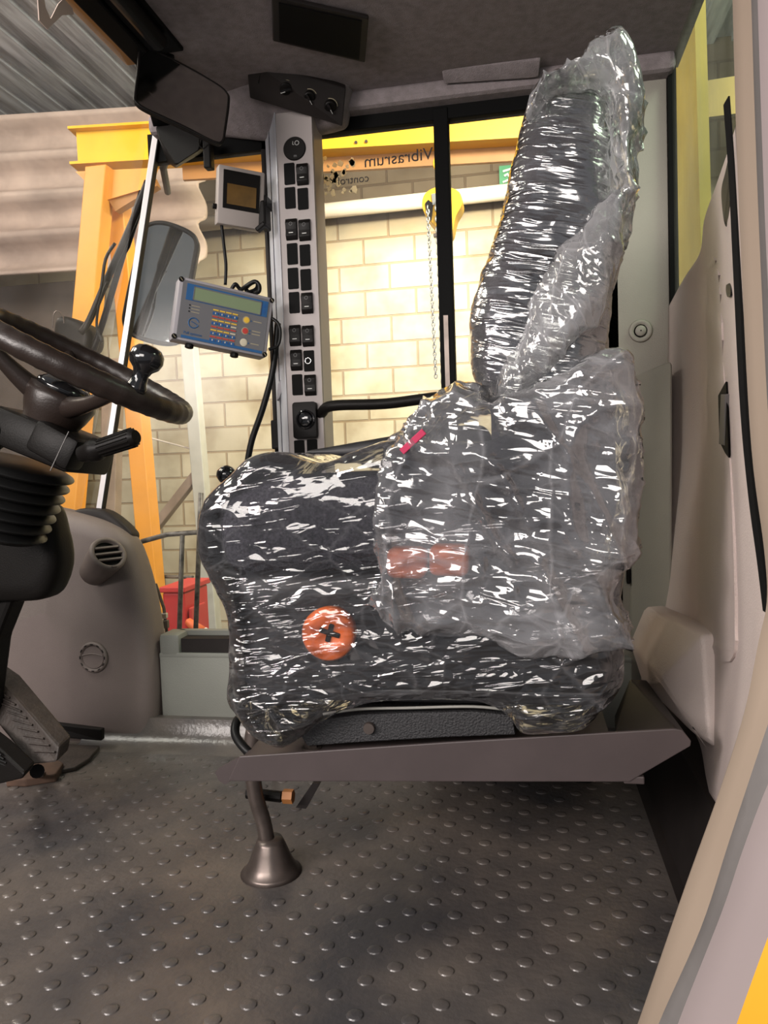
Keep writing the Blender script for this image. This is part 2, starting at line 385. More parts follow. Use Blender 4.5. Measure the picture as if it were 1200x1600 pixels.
def crom(P, n=8, closed=False):
    P = [np.array(p, float) for p in P]; out = []; m = len(P)
    rng = range(m if closed else m-1)
    for i in rng:
        if closed: a, b, c, d = P[(i-1) % m], P[i], P[(i+1) % m], P[(i+2) % m]
        else: a, b, c, d = P[max(i-1, 0)], P[i], P[i+1], P[min(i+2, m-1)]
        for k in range(n):
            t = k/n
            out.append(0.5*((2*b)+(-a+c)*t+(2*a-5*b+4*c-d)*t*t+(-a+3*b-3*c+d)*t**3))
    if not closed: out.append(P[-1])
    return out
def tube(P, r, seg=10, closed=False, cap=True):
    P = [Vector(tuple(p)) for p in P]; n = len(P); rs = r if hasattr(r, '__len__') else [r]*n
    V, Fc = [], []; prev = None
    for i, p in enumerate(P):
        if closed: t = P[(i+1) % n]-P[i-1]
        else: t = P[min(i+1, n-1)]-P[max(i-1, 0)]
        t.normalize()
        if prev is None:
            a = Vector((0, 0, 1)) if abs(t.z) < 0.9 else Vector((1, 0, 0)); u = t.cross(a).normalized()
        else:
            u = (prev - t*prev.dot(t)).normalized()
        prev = u; w = t.cross(u)
        for k in range(seg):
            a = 2*pi*k/seg; V.append(p+(u*cos(a)+w*sin(a))*rs[i])
    for i in range(n if closed else n-1):
        j = (i+1) % n
        for k in range(seg):
            l = (k+1) % seg; Fc.append([i*seg+k, i*seg+l, j*seg+l, j*seg+k])
    if cap and not closed:
        Fc.append(list(range(seg))[::-1]); Fc.append([(n-1)*seg+k for k in range(seg)])
    return V, Fc
def lathe(prof, o, axis, seg=28):
    ax = Vector(axis).normalized(); o = Vector(tuple(o))
    a = Vector((0, 0, 1)) if abs(ax.z) < 0.9 else Vector((1, 0, 0)); u = ax.cross(a).normalized(); w = ax.cross(u)
    V, Fc = [], []
    for r, h in prof:
        for k in range(seg):
            t = 2*pi*k/seg; V.append(o+ax*h+(u*cos(t)+w*sin(t))*max(r, 1e-5))
    for i in range(len(prof)-1):
        for k in range(seg):
            l = (k+1) % seg; Fc.append([i*seg+k, i*seg+l, (i+1)*seg+l, (i+1)*seg+k])
    Fc.append(list(range(seg))); Fc.append([(len(prof)-1)*seg+k for k in range(seg)])
    return V, Fc
def prism(pts, d, bev=0.0, seg=2):
    bm = bmesh.new(); d = Vector(tuple(d))
    vs = [bm.verts.new(tuple(p)) for p in pts]; f = bm.faces.new(vs)
    r = bmesh.ops.extrude_face_region(bm, geom=[f])
    for g in r['geom']:
        if isinstance(g, bmesh.types.BMVert): g.co += d
    if bev > 0:
        bmesh.ops.recalc_face_normals(bm, faces=bm.faces)
        bmesh.ops.bevel(bm, geom=list(bm.edges), offset=bev, segments=seg, affect='EDGES', profile=0.5, clamp_overlap=True)
    return bm_geo(bm)
def slab(grid, thick):
    """a thick sheet through rows of points; thick is a vector added for the back side"""
    R_, C_ = len(grid), len(grid[0]); t = np.array(thick)
    V = [np.array(p) for row in grid for p in row]; n = len(V); V = V+[v+t for v in V]; Fc = []
    ix = lambda i, j: i*C_+j
    for i in range(R_-1):
        for j in range(C_-1):
            Fc.append([ix(i, j), ix(i+1, j), ix(i+1, j+1), ix(i, j+1)])
            Fc.append([n+ix(i, j), n+ix(i, j+1), n+ix(i+1, j+1), n+ix(i+1, j)])
    for j in range(C_-1):
        Fc.append([ix(0, j), ix(0, j+1), n+ix(0, j+1), n+ix(0, j)]); i = R_-1
        Fc.append([ix(i, j+1), ix(i, j), n+ix(i, j), n+ix(i, j+1)])
    for i in range(R_-1):
        Fc.append([ix(i+1, 0), ix(i, 0), n+ix(i, 0), n+ix(i+1, 0)]); j = C_-1
        Fc.append([ix(i, j), ix(i+1, j), n+ix(i+1, j), n+ix(i, j)])
    return V, Fc
def hull(pts, bev=0.0, seg=3):
    bm = bmesh.new()
    for p in pts: bm.verts.new(tuple(p))
    bmesh.ops.convex_hull(bm, input=list(bm.verts))
    bmesh.ops.delete(bm, geom=[v for v in bm.verts if not v.link_faces], context='VERTS')
    bmesh.ops.dissolve_limit(bm, angle_limit=radians(2), verts=list(bm.verts), edges=list(bm.edges))
    if bev > 0: bmesh.ops.bevel(bm, geom=list(bm.edges), offset=bev, segments=seg, affect='EDGES', profile=0.5)
    return bm_geo(bm)
def rrect(w, h, r, n=5):
    out = []
    for cx, cy, a0 in ((w/2-r, h/2-r, 0), (-w/2+r, h/2-r, 90), (-w/2+r, -h/2+r, 180), (w/2-r, -h/2+r, 270)):
        for k in range(n+1):
            a = radians(a0+90*k/n); out.append((cx+r*cos(a), cy+r*sin(a)))
    return out
def plate(c, xd, zd, w, h, r, t, bev=0.0, n=5):
    """rounded rectangle with its face in the xd/zd plane, t thick behind its front"""
    c = Vector(tuple(c)); x = Vector(tuple(xd)).normalized(); z = Vector(tuple(zd)); z = (z-x*z.dot(x)).normalized(); y = z.cross(x)
    if y.y < 0: y = -y
    return prism([c+x*a+z*b for a, b in rrect(w, h, r, n)], y*t, bev)
def text_geo(body, size, o, xd, zd, ext=0.0006, mirror=False):
    cu = bpy.data.curves.new('t', 'FONT'); cu.body = body; cu.size = size; cu.extrude = ext; cu.align_x = 'CENTER'; cu.align_y = 'CENTER'
    ob = bpy.data.objects.new('t', cu); COL.objects.link(ob)
    dg = bpy.context.evaluated_depsgraph_get(); me = bpy.data.meshes.new_from_object(ob.evaluated_get(dg))
    x = Vector(tuple(xd)).normalized(); z = Vector(tuple(zd)).normalized(); y = x.cross(z)
    V = [Vector(tuple(o))+x*(-v.co.x if mirror else v.co.x)+z*v.co.y+y*v.co.z for v in me.vertices]
    Fc = [list(p.vertices) for p in me.polygons]
    bpy.data.objects.remove(ob); bpy.data.curves.remove(cu); bpy.data.meshes.remove(me)
    return V, Fc

# ------------------------------------------------------------------ soft shapes: distance fields and surface nets
def h3(i, j, k, s):
    n = (i*374761393 + j*668265263 + k*2147483647 + s*1274126177) & 0xffffffff
    n = ((n ^ (n >> 13))*1274126177) & 0xffffffff
    return ((n ^ (n >> 16)) & 0xffff)/32767.5-1.0
def vnoise(p, s=0):
    f = np.floor(p).astype(np.int64); t = p-f; t = t*t*t*(t*(t*6-15)+10); r = 0
    for a in (0, 1):
        for b in (0, 1):
            for c in (0, 1):
                w = (t[:, 0] if a else 1-t[:, 0])*(t[:, 1] if b else 1-t[:, 1])*(t[:, 2] if c else 1-t[:, 2])
                r = r + w*h3(f[:, 0]+a, f[:, 1]+b, f[:, 2]+c, s)
    return r
def ridge(p, s=0):
    return 1-2*np.abs(vnoise(p, s))
def crest(p, s=0, k=5):
    return np.abs(1-np.abs(vnoise(p, s)))**k
def polydist(P, X, Z):
    P = np.array([(q[0], q[-1]) for q in P]); d = np.full(X.shape, 1e9); inside = np.zeros(X.shape, bool); n = len(P)
    for i in range(n):
        a = P[i]; b = P[(i+1) % n]; e = b-a; wx = X-a[0]; wz = Z-a[1]
        t = np.clip((wx*e[0]+wz*e[1])/(e@e+1e-12), 0, 1)
        d = np.minimum(d, (wx-t*e[0])**2+(wz-t*e[1])**2)
        c = ((a[1] > Z) != (b[1] > Z)) & (X < (b[0]-a[0])*(Z-a[1])/((b[1]-a[1]) if abs(b[1]-a[1]) > 1e-9 else 1e-9)+a[0])
        inside ^= c
    d = np.sqrt(d); d[inside] *= -1
    return d
def outline(px, y, n=6):
    """traced outline turned into points of the plane at depth y, smoothed"""
    return crom([PY(a, b, y) for a, b in px], n, True)
def nets(v, o, h):
    s = v < 0; nx, ny, nz = v.shape
    c = [s[a:nx-1+a, b:ny-1+b, d:nz-1+d] for a in (0, 1) for b in (0, 1) for d in (0, 1)]
    tot = sum(x.astype(np.int8) for x in c); act = (tot > 0) & (tot < 8)
    I = np.argwhere(act); acc = np.zeros((len(I), 3)); cnt = np.zeros(len(I))
    cor = [np.array(q) for q in [(a, b, d) for a in (0, 1) for b in (0, 1) for d in (0, 1)]]
    for A in cor:
        for ax in range(3):
            if A[ax]: continue
            B = A.copy(); B[ax] = 1
            va = v[tuple((I+A).T)]; vb = v[tuple((I+B).T)]; m = (va < 0) != (vb < 0)
            t = np.where(m, va/np.where(m, va-vb, 1), 0)
            acc += np.where(m[:, None], A+t[:, None]*(B-A), 0); cnt += m
    V = (I+acc/cnt[:, None])*h+np.array(o)
    idx = -np.ones(act.shape, int); idx[tuple(I.T)] = np.arange(len(I)); F_ = []
    for ax in range(3):
        b, d = [(1, 2), (2, 0), (0, 1)][ax]
        sl = [slice(None)]*3; s0 = list(sl); s1 = list(sl); s0[ax] = slice(0, -1); s1[ax] = slice(1, None)
        E_ = np.argwhere(s[tuple(s0)] != s[tuple(s1)])
        E_ = E_[(E_[:, b] > 0) & (E_[:, d] > 0) & (E_[:, b] < v.shape[b]-1) & (E_[:, d] < v.shape[d]-1)]
        def at(db, dd):
            q = E_.copy(); q[:, b] -= db; q[:, d] -= dd; return idx[tuple(q.T)]
        f = np.stack([at(1, 1), at(0, 1), at(0, 0), at(1, 0)], 1)
        flip = ~s[tuple(E_.T)]; f[flip] = f[flip][:, ::-1]; F_.append(f)
    return V, np.concatenate(F_)
def normals(V, F_):
    n = np.cross(V[F_[:, 2]]-V[F_[:, 0]], V[F_[:, 3]]-V[F_[:, 1]]); N_ = np.zeros_like(V)
    for k in range(4): np.add.at(N_, F_[:, k], n)
    return N_/(np.linalg.norm(N_, axis=1)[:, None]+1e-12)
def relax(V, F_, it=2, w=0.5):
    E_ = np.concatenate([F_[:, [k, (k+1) % 4]] for k in range(4)]); E_ = np.concatenate([E_, E_[:, ::-1]])
    cnt = np.bincount(E_[:, 0], minlength=len(V))[:, None]
    for _ in range(it):
        a = np.stack([np.bincount(E_[:, 0], V[E_[:, 1], k], minlength=len(V)) for k in range(3)], 1)/np.maximum(cnt, 1)
        V = V*(1-w)+a*w
    return V
def soft(parts, h=0.008, it=2, disp=None, blend=0.0, cut=None):
    """parts: (outline, y centre, half width, corner radius[, fn(x,z)->half width factor]) merged into one smooth surface"""
    allp = np.array([q for p in parts for q in p[0]])
    y0 = min(p[1]-p[2] for p in parts); y1 = max(p[1]+p[2] for p in parts)
    lo = np.array([allp[:, 0].min(), y0, allp[:, 2].min()])-3*h-blend; hi = np.array([allp[:, 0].max(), y1, allp[:, 2].max()])+3*h+blend
    xs, ys, zs = [np.arange(lo[k], hi[k]+h, h) for k in range(3)]
    X, Z = np.meshgrid(xs, zs, indexing='ij'); v = None
    for p in parts:
        d2 = polydist(p[0], X, Z); r = p[3]; hw = np.full(X.shape, p[2])
        if len(p) > 4: hw = hw*p[4](X, Z)
        b = np.abs(ys[None, :, None]-p[1])-hw[:, None, :]+r; a = (d2+r)[:, None, :]+0*b
        d = np.minimum(np.maximum(a, b), 0)+np.hypot(np.maximum(a, 0), np.maximum(b, 0))-r
        if v is None: v = d
        elif blend > 0:
            q = np.clip(0.5+0.5*(v-d)/blend, 0, 1); v = v*(1-q)+d*q-blend*q*(1-q)
        else: v = np.minimum(v, d)
    if cut is not None: v = np.maximum(v, cut(xs, ys, zs))
    V, F_ = nets(v, (xs[0], ys[0], zs[0]), h)
    V = relax(V, F_, it)
    if disp is not None:
        N_ = normals(V, F_); V = V+N_*disp(V)[:, None]
    return V.tolist(), F_.tolist()

YF = 2.10      # far side of the cab
# ================================================================== THE WORKSHOP OUTSIDE
struct('wall_workshop_far', bb(-7, 5, 6.0, 6.2, -1.7, 4.2), 'block_wall')
struct('wall_workshop_front', bb(-7.2, -7.0, -3, 6.2, -1.7, 4.2), 'dark_wall')
struct('wall_workshop_rear', bb(4.6, 4.8, 0.5, 6.2, -1.7, 4.2), 'green_wall')
struct('floor_workshop', bb(-7.2, 5, -4, 6.2, -1.8, -1.7), 'ground')
g = []
for i in range(48):
    x = -7.2+i*0.25
    g.append(bb(x, x+0.13, 2.3, 6.2, 3.76, 3.80))
struct('ceiling_workshop', join(bb(-7.2, 5, 2.3, 6.2, 3.80, 3.88), *g), 'roof_sheet')

# ribbed cladding panels on the far side of the yard
rows = []
for i in range(40):
    py = 196+i*6.2; ph = i/39*4*2*pi; row = []
    for j in range(12):
        px = -120+j*40
        p = PY(px, py-0.06*px, 5.3); row.append((p[0], 5.3-0.16*(0.5+0.5*cos(ph))**2, p[2]))
    rows.append(row)
solo('ribbed_panel', slab(rows, (0, 0.05, 0)), 'panel_pink', 'big pale pink ribbed cladding sheet seen through the windscreen behind the yellow gantry', 'wall panel', smooth=True)

# yellow gantry: beam, flange, splayed legs
gan = thing('gantry_crane', 'yellow steel gantry with a long beam and splayed legs outside the cab', 'gantry crane', (-2.0, 4.3, -1.7))
a = PY(125, 232, 4.3); zt, zb = 2.62, 2.42
a = PY(122, 206, 4.3); b_ = PY(122, 258, 4.3); zt, zb = a[2], b_[2]
zb, zt = b_[2], a[2]
bR = PZ(815, 217, zb); bd = (bR-b_)/np.linalg.norm(bR-b_); bE = b_+bd*(0.75-b_[0])/bd[0]; bk = np.array((-bd[1], bd[0], 0))
def along(x0, o0, o1, z0, z1):
    s_ = b_+bd*x0; q = [s_+bk*o0, bE+bk*o0, bE+bk*o1, s_+bk*o1]
    return prism([(p[0], p[1], z0) for p in q], (0, 0, z1-z0))
add('beam', along(0, 0, 0.06, zb, zt), 'beam_yellow', gan)
add('flange', along(-0.03, -0.05, 0.10, zb-0.012, zb+0.004), 'beam_yellow', gan)
add('flange', along(-0.03, -0.05, 0.10, zt, zt+0.015), 'beam_yellow', gan)
add('web_plate', along(0.62, 0.07, 0.10, zb-0.095, zb), 'beam_orange', gan)
def leg(px0, py0, px1, py1, y, w0, m='leg_yellow', name='leg', parent=gan, d=0.12):
    A = PY(px0, py0, y); B = PY(px1, py1, y); dirn = Vector(B-A).normalized()
    side = Vector((1, 0, 0)); w = w0*y/FPX/2
    q = [Vector(A)-side*w, Vector(A)+side*w, Vector(B)+side*w, Vector(B)-side*w]
    return add(name, prism(q, (0, d, 0), 0.006), m, parent)
leg(149, 258, 92, 900, 4.25, 38)
leg(176, 300, 236, 960, 4.45, 30)
add('leg', bb(0.62, 0.74, bE[1], bE[1]+0.08, -1.7, zb, 0.006), 'leg_yellow', gan)
add('gusset', prism([PY(118, 268, 4.3), PY(245, 262, 4.3), PY(235, 292, 4.3), PY(168, 312, 4.3), PY(165, 300, 4.3), PY(140, 290, 4.3)], (0, 0.02, 0)), 'leg_yellow', gan)
add('brace', prism([PY(162, 300, 4.32), PY(238, 275, 4.32), PY(245, 290, 4.32), PY(180, 330, 4.32)], (0, 0.06, 0)), 'beam_orange', gan)
for px in (556, 572):
    add('bolt', lathe([(0.009, 0), (0.009, 0.012)], PY(px, 222-(px-556)*0.1, 4.3+(px-122)/693*(bR[1]-4.3)-0.01), (0, 1, 0), 10), 'steel_dark', gan)

# chain hoist hanging from the beam
ho = thing('chain_hoist', 'yellow chain hoist hanging by its hook from the gantry beam', 'chain hoist', PY(688, 330, 4.2))
hb = crom([PY(*q, 4.12) for q in ((662, 305), (678, 293), (700, 292), (718, 300), (722, 318), (712, 338), (705, 365), (690, 362), (672, 345), (660, 325))], 5, True)
add('housing', prism(hb, (0, 0.14, 0), 0.01), 'beam_yellow', ho)
add('slot', prism([PY(*q, 4.113) for q in ((664, 318), (669, 312), (677, 318), (674, 345), (666, 330))], (0, 0.02, 0)), 'black_plastic', ho)
add('face_plate', prism([PY(*q, 4.112) for q in ((674, 303), (690, 300), (690, 318), (676, 320))], (0, 0.02, 0)), 'chain_steel', ho)
add('hook', tube(crom([PY(686, 205, 4.2), PY(684, 240, 4.2), PY(680, 256, 4.2), PY(685, 270, 4.2), PY(686, 296, 4.2)], 6), 0.014, 8), 'beam_yellow', ho)
def chain(px0, py0, px1, py1, y, r, n):
    A = PY(px0, py0, y); B = PY(px1, py1, y); g = []
    L_ = np.linalg.norm(B-A)/n
    for i in range(n):
        c = A+(B-A)*(i+0.5)/n; u = Vector((1, 0, 0)) if i % 2 else Vector((0, 1, 0)); pts = []
        for k in range(10):
            t = 2*pi*k/10; pts.append(Vector(c)+Vector((0, 0, 1))*sin(t)*L_*0.68+u*cos(t)*L_*0.36)
        g.append(tube(pts, r, 5, True))
    return join(*g)
add('chain', chain(668, 322, 681, 590, 4.11, 0.0042, 46), 'chain_steel', ho, smooth=True)
add('chain', chain(683, 312, 693, 600, 4.09, 0.0065, 34), 'chain_steel', ho, smooth=True)
add('hook_block', box(PY(684, 368, 4.09), (0.045, 0.03, 0.02), None, 0.005), 'steel_dark', ho)

solo('wall_pipe', tube([PY(200, 362, 5.85), PY(1050, 273, 5.85)], 0.058, 18), 'pipe_white', 'long white pipe running along the block wall', 'pipe', smooth=True)
sg = thing('exit_sign', 'small green emergency exit sign on the block wall above the pipe', 'sign', PY(793, 274, 5.97))
add('board', bb(PY(780, 270, 5.95)[0], PY(812, 270, 5.95)[0], 5.95, 5.98, PY(795, 288, 5.95)[2], PY(795, 258, 5.95)[2]), 'green_sign', sg)
add('pictogram', tube([PY(786, 268, 5.94), PY(798, 264, 5.94), PY(801, 270, 5.94)], 0.008, 6), 'print_white', sg)
add('pictogram', tube([PY(786, 285, 5.94), PY(797, 280, 5.94), PY(801, 268, 5.94)], 0.008, 6), 'print_white', sg)
add('pictogram', tube([PY(788, 275, 5.94), PY(793, 272, 5.94), PY(796, 276, 5.94)], 0.008, 6), 'print_white', sg)

def solo_leg(name, px0, py0, px1, py1, y, w0, m, label, cat, d=0.1):
    A = PY(px0, py0, y); B = PY(px1, py1, y); w = w0*y/FPX/2; s = Vector((1, 0, 0))
    q = [Vector(A)-s*w, Vector(A)+s*w, Vector(B)+s*w, Vector(B)-s*w]
    return solo(name, prism(q, (0, d, 0), 0.008), m, label, cat)
stnd = thing('steel_stand', 'pale grey-green steel post with thin braces against the block wall', 'stand', PY(320, 980, 5.0))
leg(283, 440, 345, 1180, 5.0, 22, 'post_pale', 'post', stnd, 0.1)
leg(309, 735, 205, 868, 5.02, 20, 'post_brown', 'diagonal_strut', stnd, 0.08)
leg(180, 670, 312, 705, 5.04, 9, 'pipe_white', 'cross_bar', stnd, 0.03)
solo_leg('steel_post', 172, 560, 163, 1000, 5.4, 30, 'post_brown', 'dull brown steel post between the two yellow gantry legs', 'post')
solo_leg('wall_panel', 20, 446, 40, 1000, 5.6, 230, 'dark_wall', 'dark brown board leaning on the wall left of the yellow leg', 'board', 0.05)

rl = thing('guard_rail', 'worn black tubular guard rail beside the cab platform', 'guard rail', PY(285, 990, 2.7))
add('top_rail', tube([PY(222, 846, 2.7), PY(262, 835, 2.7), PY(345, 829, 2.7)], 0.010, 10), 'rail_black', rl, smooth=True)
add('upright', tube([PY(285, 836, 2.7), PY(278, 1060, 2.7)], 0.0095, 10), 'rail_black', rl, smooth=True)
add('upright', tube([PY(314, 770, 2.68), PY(311, 850, 2.68), PY(303, 1060, 2.68)], 0.0095, 10), 'rail_black', rl, smooth=True)
cabn = thing('red_cabinet', 'red metal box on the ground behind the guard rail', 'cabinet', PY(278, 1000, 3.6))
A = PY(253, 926, 3.6); B = PY(294, 1060, 3.6)
add('body', bb(A[0], B[0], 3.6, 3.9, B[2], A[2], 0.012), 'red_paint', cabn)
add('lid', bb(A[0]-0.01, B[0]+0.01, 3.59, 3.92, A[2], A[2]+0.03, 0.006), 'red_paint', cabn)
A = PY(294, 950, 3.62); B = PY(304, 1060, 3.62)
add('side_flange', bb(A[0], B[0], 3.62, 3.8, B[2], A[2], 0.006), 'red_paint', cabn)
cn = thing('traffic_cone', 'orange and white traffic cone lying beside the red box', 'cone', PY(318, 990, 3.5))
c0 = Vector(PY(293, 970, 3.5)); c1 = Vector(PY(345, 1015, 3.5)); ax = (c1-c0)
L_ = ax.length
add('tip', lathe([(0.0, -0.01), (0.018, 0.0), (0.035, L_*0.42)], c0, ax, 20), 'cone_orange', cn, smooth=True)
add('sleeve', lathe([(0.035, L_*0.42), (0.058, L_)], c0, ax, 20), 'cone_white', cn, smooth=True)
br = thing('wall_bracket', 'grey hinged steel bracket in front of the red box', 'bracket', PY(255, 960, 2.5))
add('arm', tube([PY(243, 912, 2.5), PY(256, 950, 2.5), PY(262, 1000, 2.5)], 0.006, 8), 'steel_dark', br)
add('clamp', box(PY(256, 962, 2.49), (0.025, 0.02, 0.02), None, 0.003), 'steel_bright', br)
add('clamp', box(PY(259, 975, 2.49), (0.02, 0.02, 0.03), None, 0.003), 'steel_dark', br)
for (x0, y0, x1, y1, lb) in ((255, 901, 302, 902, 'upper short iron peg on the block wall behind the rail'), (288, 922, 318, 917, 'lower short iron peg on the block wall behind the rail')):
    solo('wall_peg', tube([PY(x0, y0, 4.6), PY(x1, y1, 4.6)], 0.012, 8), 'rail_black', lb, 'peg')

# outside the rear window
rf = thing('rear_body_frame', 'dull yellow body frame outside the rear window', 'body frame', (0.62, 1.9, 0.6))
add('post', prism([PX(1044, -60, 0.50), PX(1083, -60, 0.50), PX(1100, 560, 0.50), PX(1046, 560, 0.50)], (0.03, 0, 0)), 'rear_yellow', rf)
solo('overhead_beam', prism([PX(1066, 132, 1.2), PX(1190, 112, 1.2), PX(1190, 172, 1.2), PX(1066, 188, 1.2)], (0.08, 0, 0)), 'pale_yellow', 'pale yellow beam outside the rear window', 'beam')

# ================================================================== CAB SHELL
# floor with raised round studs
fl = [bb(-1.75, 0.27, 0.55, 2.06, -0.03, 0.0)]
sx, sy = 0.080, 0.074
def stud(x, y):
    V = []; Fc = []; rings = [(0.0132, 0.0), (0.0118, 0.0018), (0.0085, 0.0027), (0.004, 0.0031)]
    for r, z in rings:
        for k in range(12):
            a = 2*pi*k/12; V.append((x+r*cos(a), y+r*sin(a)*0.92, z))
    for i in range(3):
        for k in range(12):
            l = (k+1) % 12; Fc.append([i*12+k, i*12+l, (i+1)*12+l, (i+1)*12+k])
    Fc.append([36+k for k in range(12)]); return V, Fc
studs = []
for i in range(-14, 13):
    for j in range(0, 21):
        for o in (0, 1):
            x = -0.615+(i+o*0.5)*sx; y = 0.9716+(j-5+o*0.5)*sy
            if -1.4 < x < 0.235 and 0.7 < y < 1.93 and hypot(x+0.515, (y-1.36)) > 0.085: studs.append(stud(x, y))
struct('floor', join(fl[0], *studs), 'floor_rubber', auto=35)
# upturned mat edge along the far side
pr = [(1.93, 0.0), (1.975, 0.006), (2.0, 0.03), (2.01, 0.075), (2.04, 0.075), (2.06, 0.0)]
struct('baseboard_far', prism([(-1.3, y, z) for y, z in pr], (1.57, 0, 0)), 'floor_rubber', auto=40)
struct('baseboard_rear', prism([(0.25, 0.9, 0.001), (0.268, 0.9, 0.008), (0.280, 0.9, 0.05), (0.300, 0.9, 0.19), (0.36, 0.9, 0.21), (0.36, 0.9, 0.0)], (0, 1.15, 0)), 'kick_rubber', auto=50)
# far wall: window frame, header, corner panel
FB = 'seal_black'
def far_bar(px0, py0, px1, py1, y0=YF, y1=YF+0.03):
    A = PY(px0, py0, y0); B = PY(px1, py1, y0); return bb(A[0], B[0], y0, y1, B[2], A[2])
zt = 1.722
xl, xr = PY(480, 300, YF)[0], 0.26
w1 = join(bb(xl, xr, YF-0.012, YF+0.03, zt-0.010, zt+0.05, 0.004),
          bb(PY(681, 300, YF)[0], PY(704, 300, YF)[0], YF-0.015, YF+0.03, 0.3, zt+0.02, 0.003),
          bb(xl-0.02, xr, YF-0.01, YF+0.03, 0.36, 0.42, 0.004), bb(xr-0.05, xr, YF-0.01, YF+0.03, 0.4, zt, 0.004))
wf = struct('window_1', w1, FB)
add('divider_highlight', bb(PY(694, 500, YF)[0], PY(701, 500, YF)[0], YF-0.019, YF-0.014, 0.5, 1.19), 'steel_dark', wf)  # steel strip standing in for the reflection low on the divider
add('pane', bb(xl, xr, YF+0.008, YF+0.013, 0.40, zt), 'glass_side', wf)
# remains of a torn sticker and mirrored lettering on that pane
rng = random.Random(3); g = []
for i in range(46):
    u = rng.random(); v = rng.random()
    px = 500+58*u**1.3; py = 245+60*v
    if px > 525 and 270 < py < 290: px -= 22
    c = PY(px, py, YF+0.005); r = rng.uniform(0.003, 0.010); n = 7
    g.append(prism([(c[0]+r*cos(2*pi*k/n)*rng.uniform(0.5, 1.2), c[1], c[2]+r*sin(2*pi*k/n)*rng.uniform(0.6, 1.4)) for k in range(n)], (0, 0.002, 0)))
add('torn_sticker', join(*g), 'decal_torn', wf, label='remains of a torn cream sticker')
xd = PY(680, 235, YF)-PY(560, 250, YF); add('lettering', text_geo('Vibrasrum', 0.046, PY(622, 247, YF+0.004), xd, (0, 0, 1), 0.0005, True), 'decal_dark', wf)
add('lettering', text_geo('control', 0.030, PY(552, 281, YF+0.004), xd, (0, 0, 1), 0.0005, True), 'decal_dark', wf)
# header between glass and roof
struct('trim_1', bb(-1.02, 0.40, 2.04, 2.13, zt+0.025, 1.80, 0.015), 'headliner')
# door glass between front corner strip and switch pillar
dz = struct('window_2', join(bb(-1.05, PY(425, 300, YF)[0], YF, YF+0.03, zt-0.03, zt+0.05),
            bb(PY(412, 300, YF)[0], PY(424, 300, YF)[0], YF, YF+0.03, 0.3, zt)), FB)
add('pane', prism([(-1.02, YF+0.01, 1.72), (PY(412, 300, YF)[0], YF+0.01, 1.72), (PY(412, 300, YF)[0], YF+0.01, 0.28), (-1.42, YF+0.01, 0.28)], (0, 0.005, 0)), 'glass_side', dz)
add('frame_post', tube([PY(413, 235, YF-0.01), PY(434, 700, YF-0.01)], 0.010, 8), 'kick_rubber', dz)
add('hinge', join(bb(PY(428, 670, YF)[0], PY(441, 670, YF)[0], YF-0.03, YF, PY(435, 702, YF)[2], PY(435, 657, YF)[2], 0.004)), 'black_plastic', dz)
# far wall below the windows
def zf(py, px=330): return PY(px, py, 2.05)[2]
sp = thing('side_console', 'grey-green lower side panel with an oblong storage pocket beside the seat', 'side console', (-0.6, 2.05, 0.0))
prof = [(-0.92, 0.335), (0.27, 0.335)]
add('panel', join(bb(-1.065, 0.27, 2.035, 2.12, 0.062, 0.256, 0.006), bb(-1.065, 0.27, 2.028, 2.12, 0.0, 0.060, 0.008),
                  bb(-1.065, -1.00, 2.035, 2.12, 0.245, 0.317, 0.012), bb(-1.03, 0.27, 2.095, 2.12, 0.245, 0.317, 0.003),
                  bb(-1.065, 0.27, 2.035, 2.047, 0.245, 0.262, 0.004)), 'side_plastic', sp, auto=40)
add('pocket', bb(-0.999, 0.20, 2.048, 2.0945, 0.256, 0.302), 'kick_rubber', sp)  # dark block in the recess, standing in for the shade inside it
struct('wall_far_corner', join(bb(0.20, 0.385, 2.09, 2.14, 0.02, 1.80, 0.005)), 'trim_grey', auto=40)
bt = thing('trim_button', 'round grey fastener in a dished recess on the rear corner panel', 'fastener', PY(1001, 517, 2.085))
cbt = PY(1001, 517, 2.088)
add('dish', lathe([(0.030, 0.0), (0.027, -0.004), (0.020, -0.003), (0.017, 0.0)], cbt, (0, 1, 0), 28), 'trim_grey', bt, smooth=True)
add('cap', lathe([(0.0, -0.006), (0.011, -0.006), (0.014, -0.003), (0.014, 0.0)], cbt, (0, 1, 0), 24), 'trim_grey', bt, smooth=True)
add('hole', lathe([(0.002, -0.0065), (0.002, -0.005)], cbt, (0, 1, 0), 10), 'black_plastic', bt)
solo('slot_vent', bb(PY(979, 895, 2.08)[0], PY(985, 895, 2.08)[0], 2.075, 2.095, PY(982, 912, 2.08)[2], PY(982, 880, 2.08)[2], 0.003), 'black_plastic', 'small dark upright slot low on the rear corner panel', 'slot')
# raised shoulder where corner panel meets rear trim
struct('trim_2', hull([PY(985, 588, 2.07), PY(1030, 574, 2.0), PY(1050, 560, 1.95), PY(1050, 980, 1.95), PY(1005, 1010, 2.05), PY(985, 1010, 2.08), PY(1050, 600, 2.12), PY(1050, 980, 2.12), PY(985, 990, 2.12)], 0.012), 'trim_grey', auto=50)

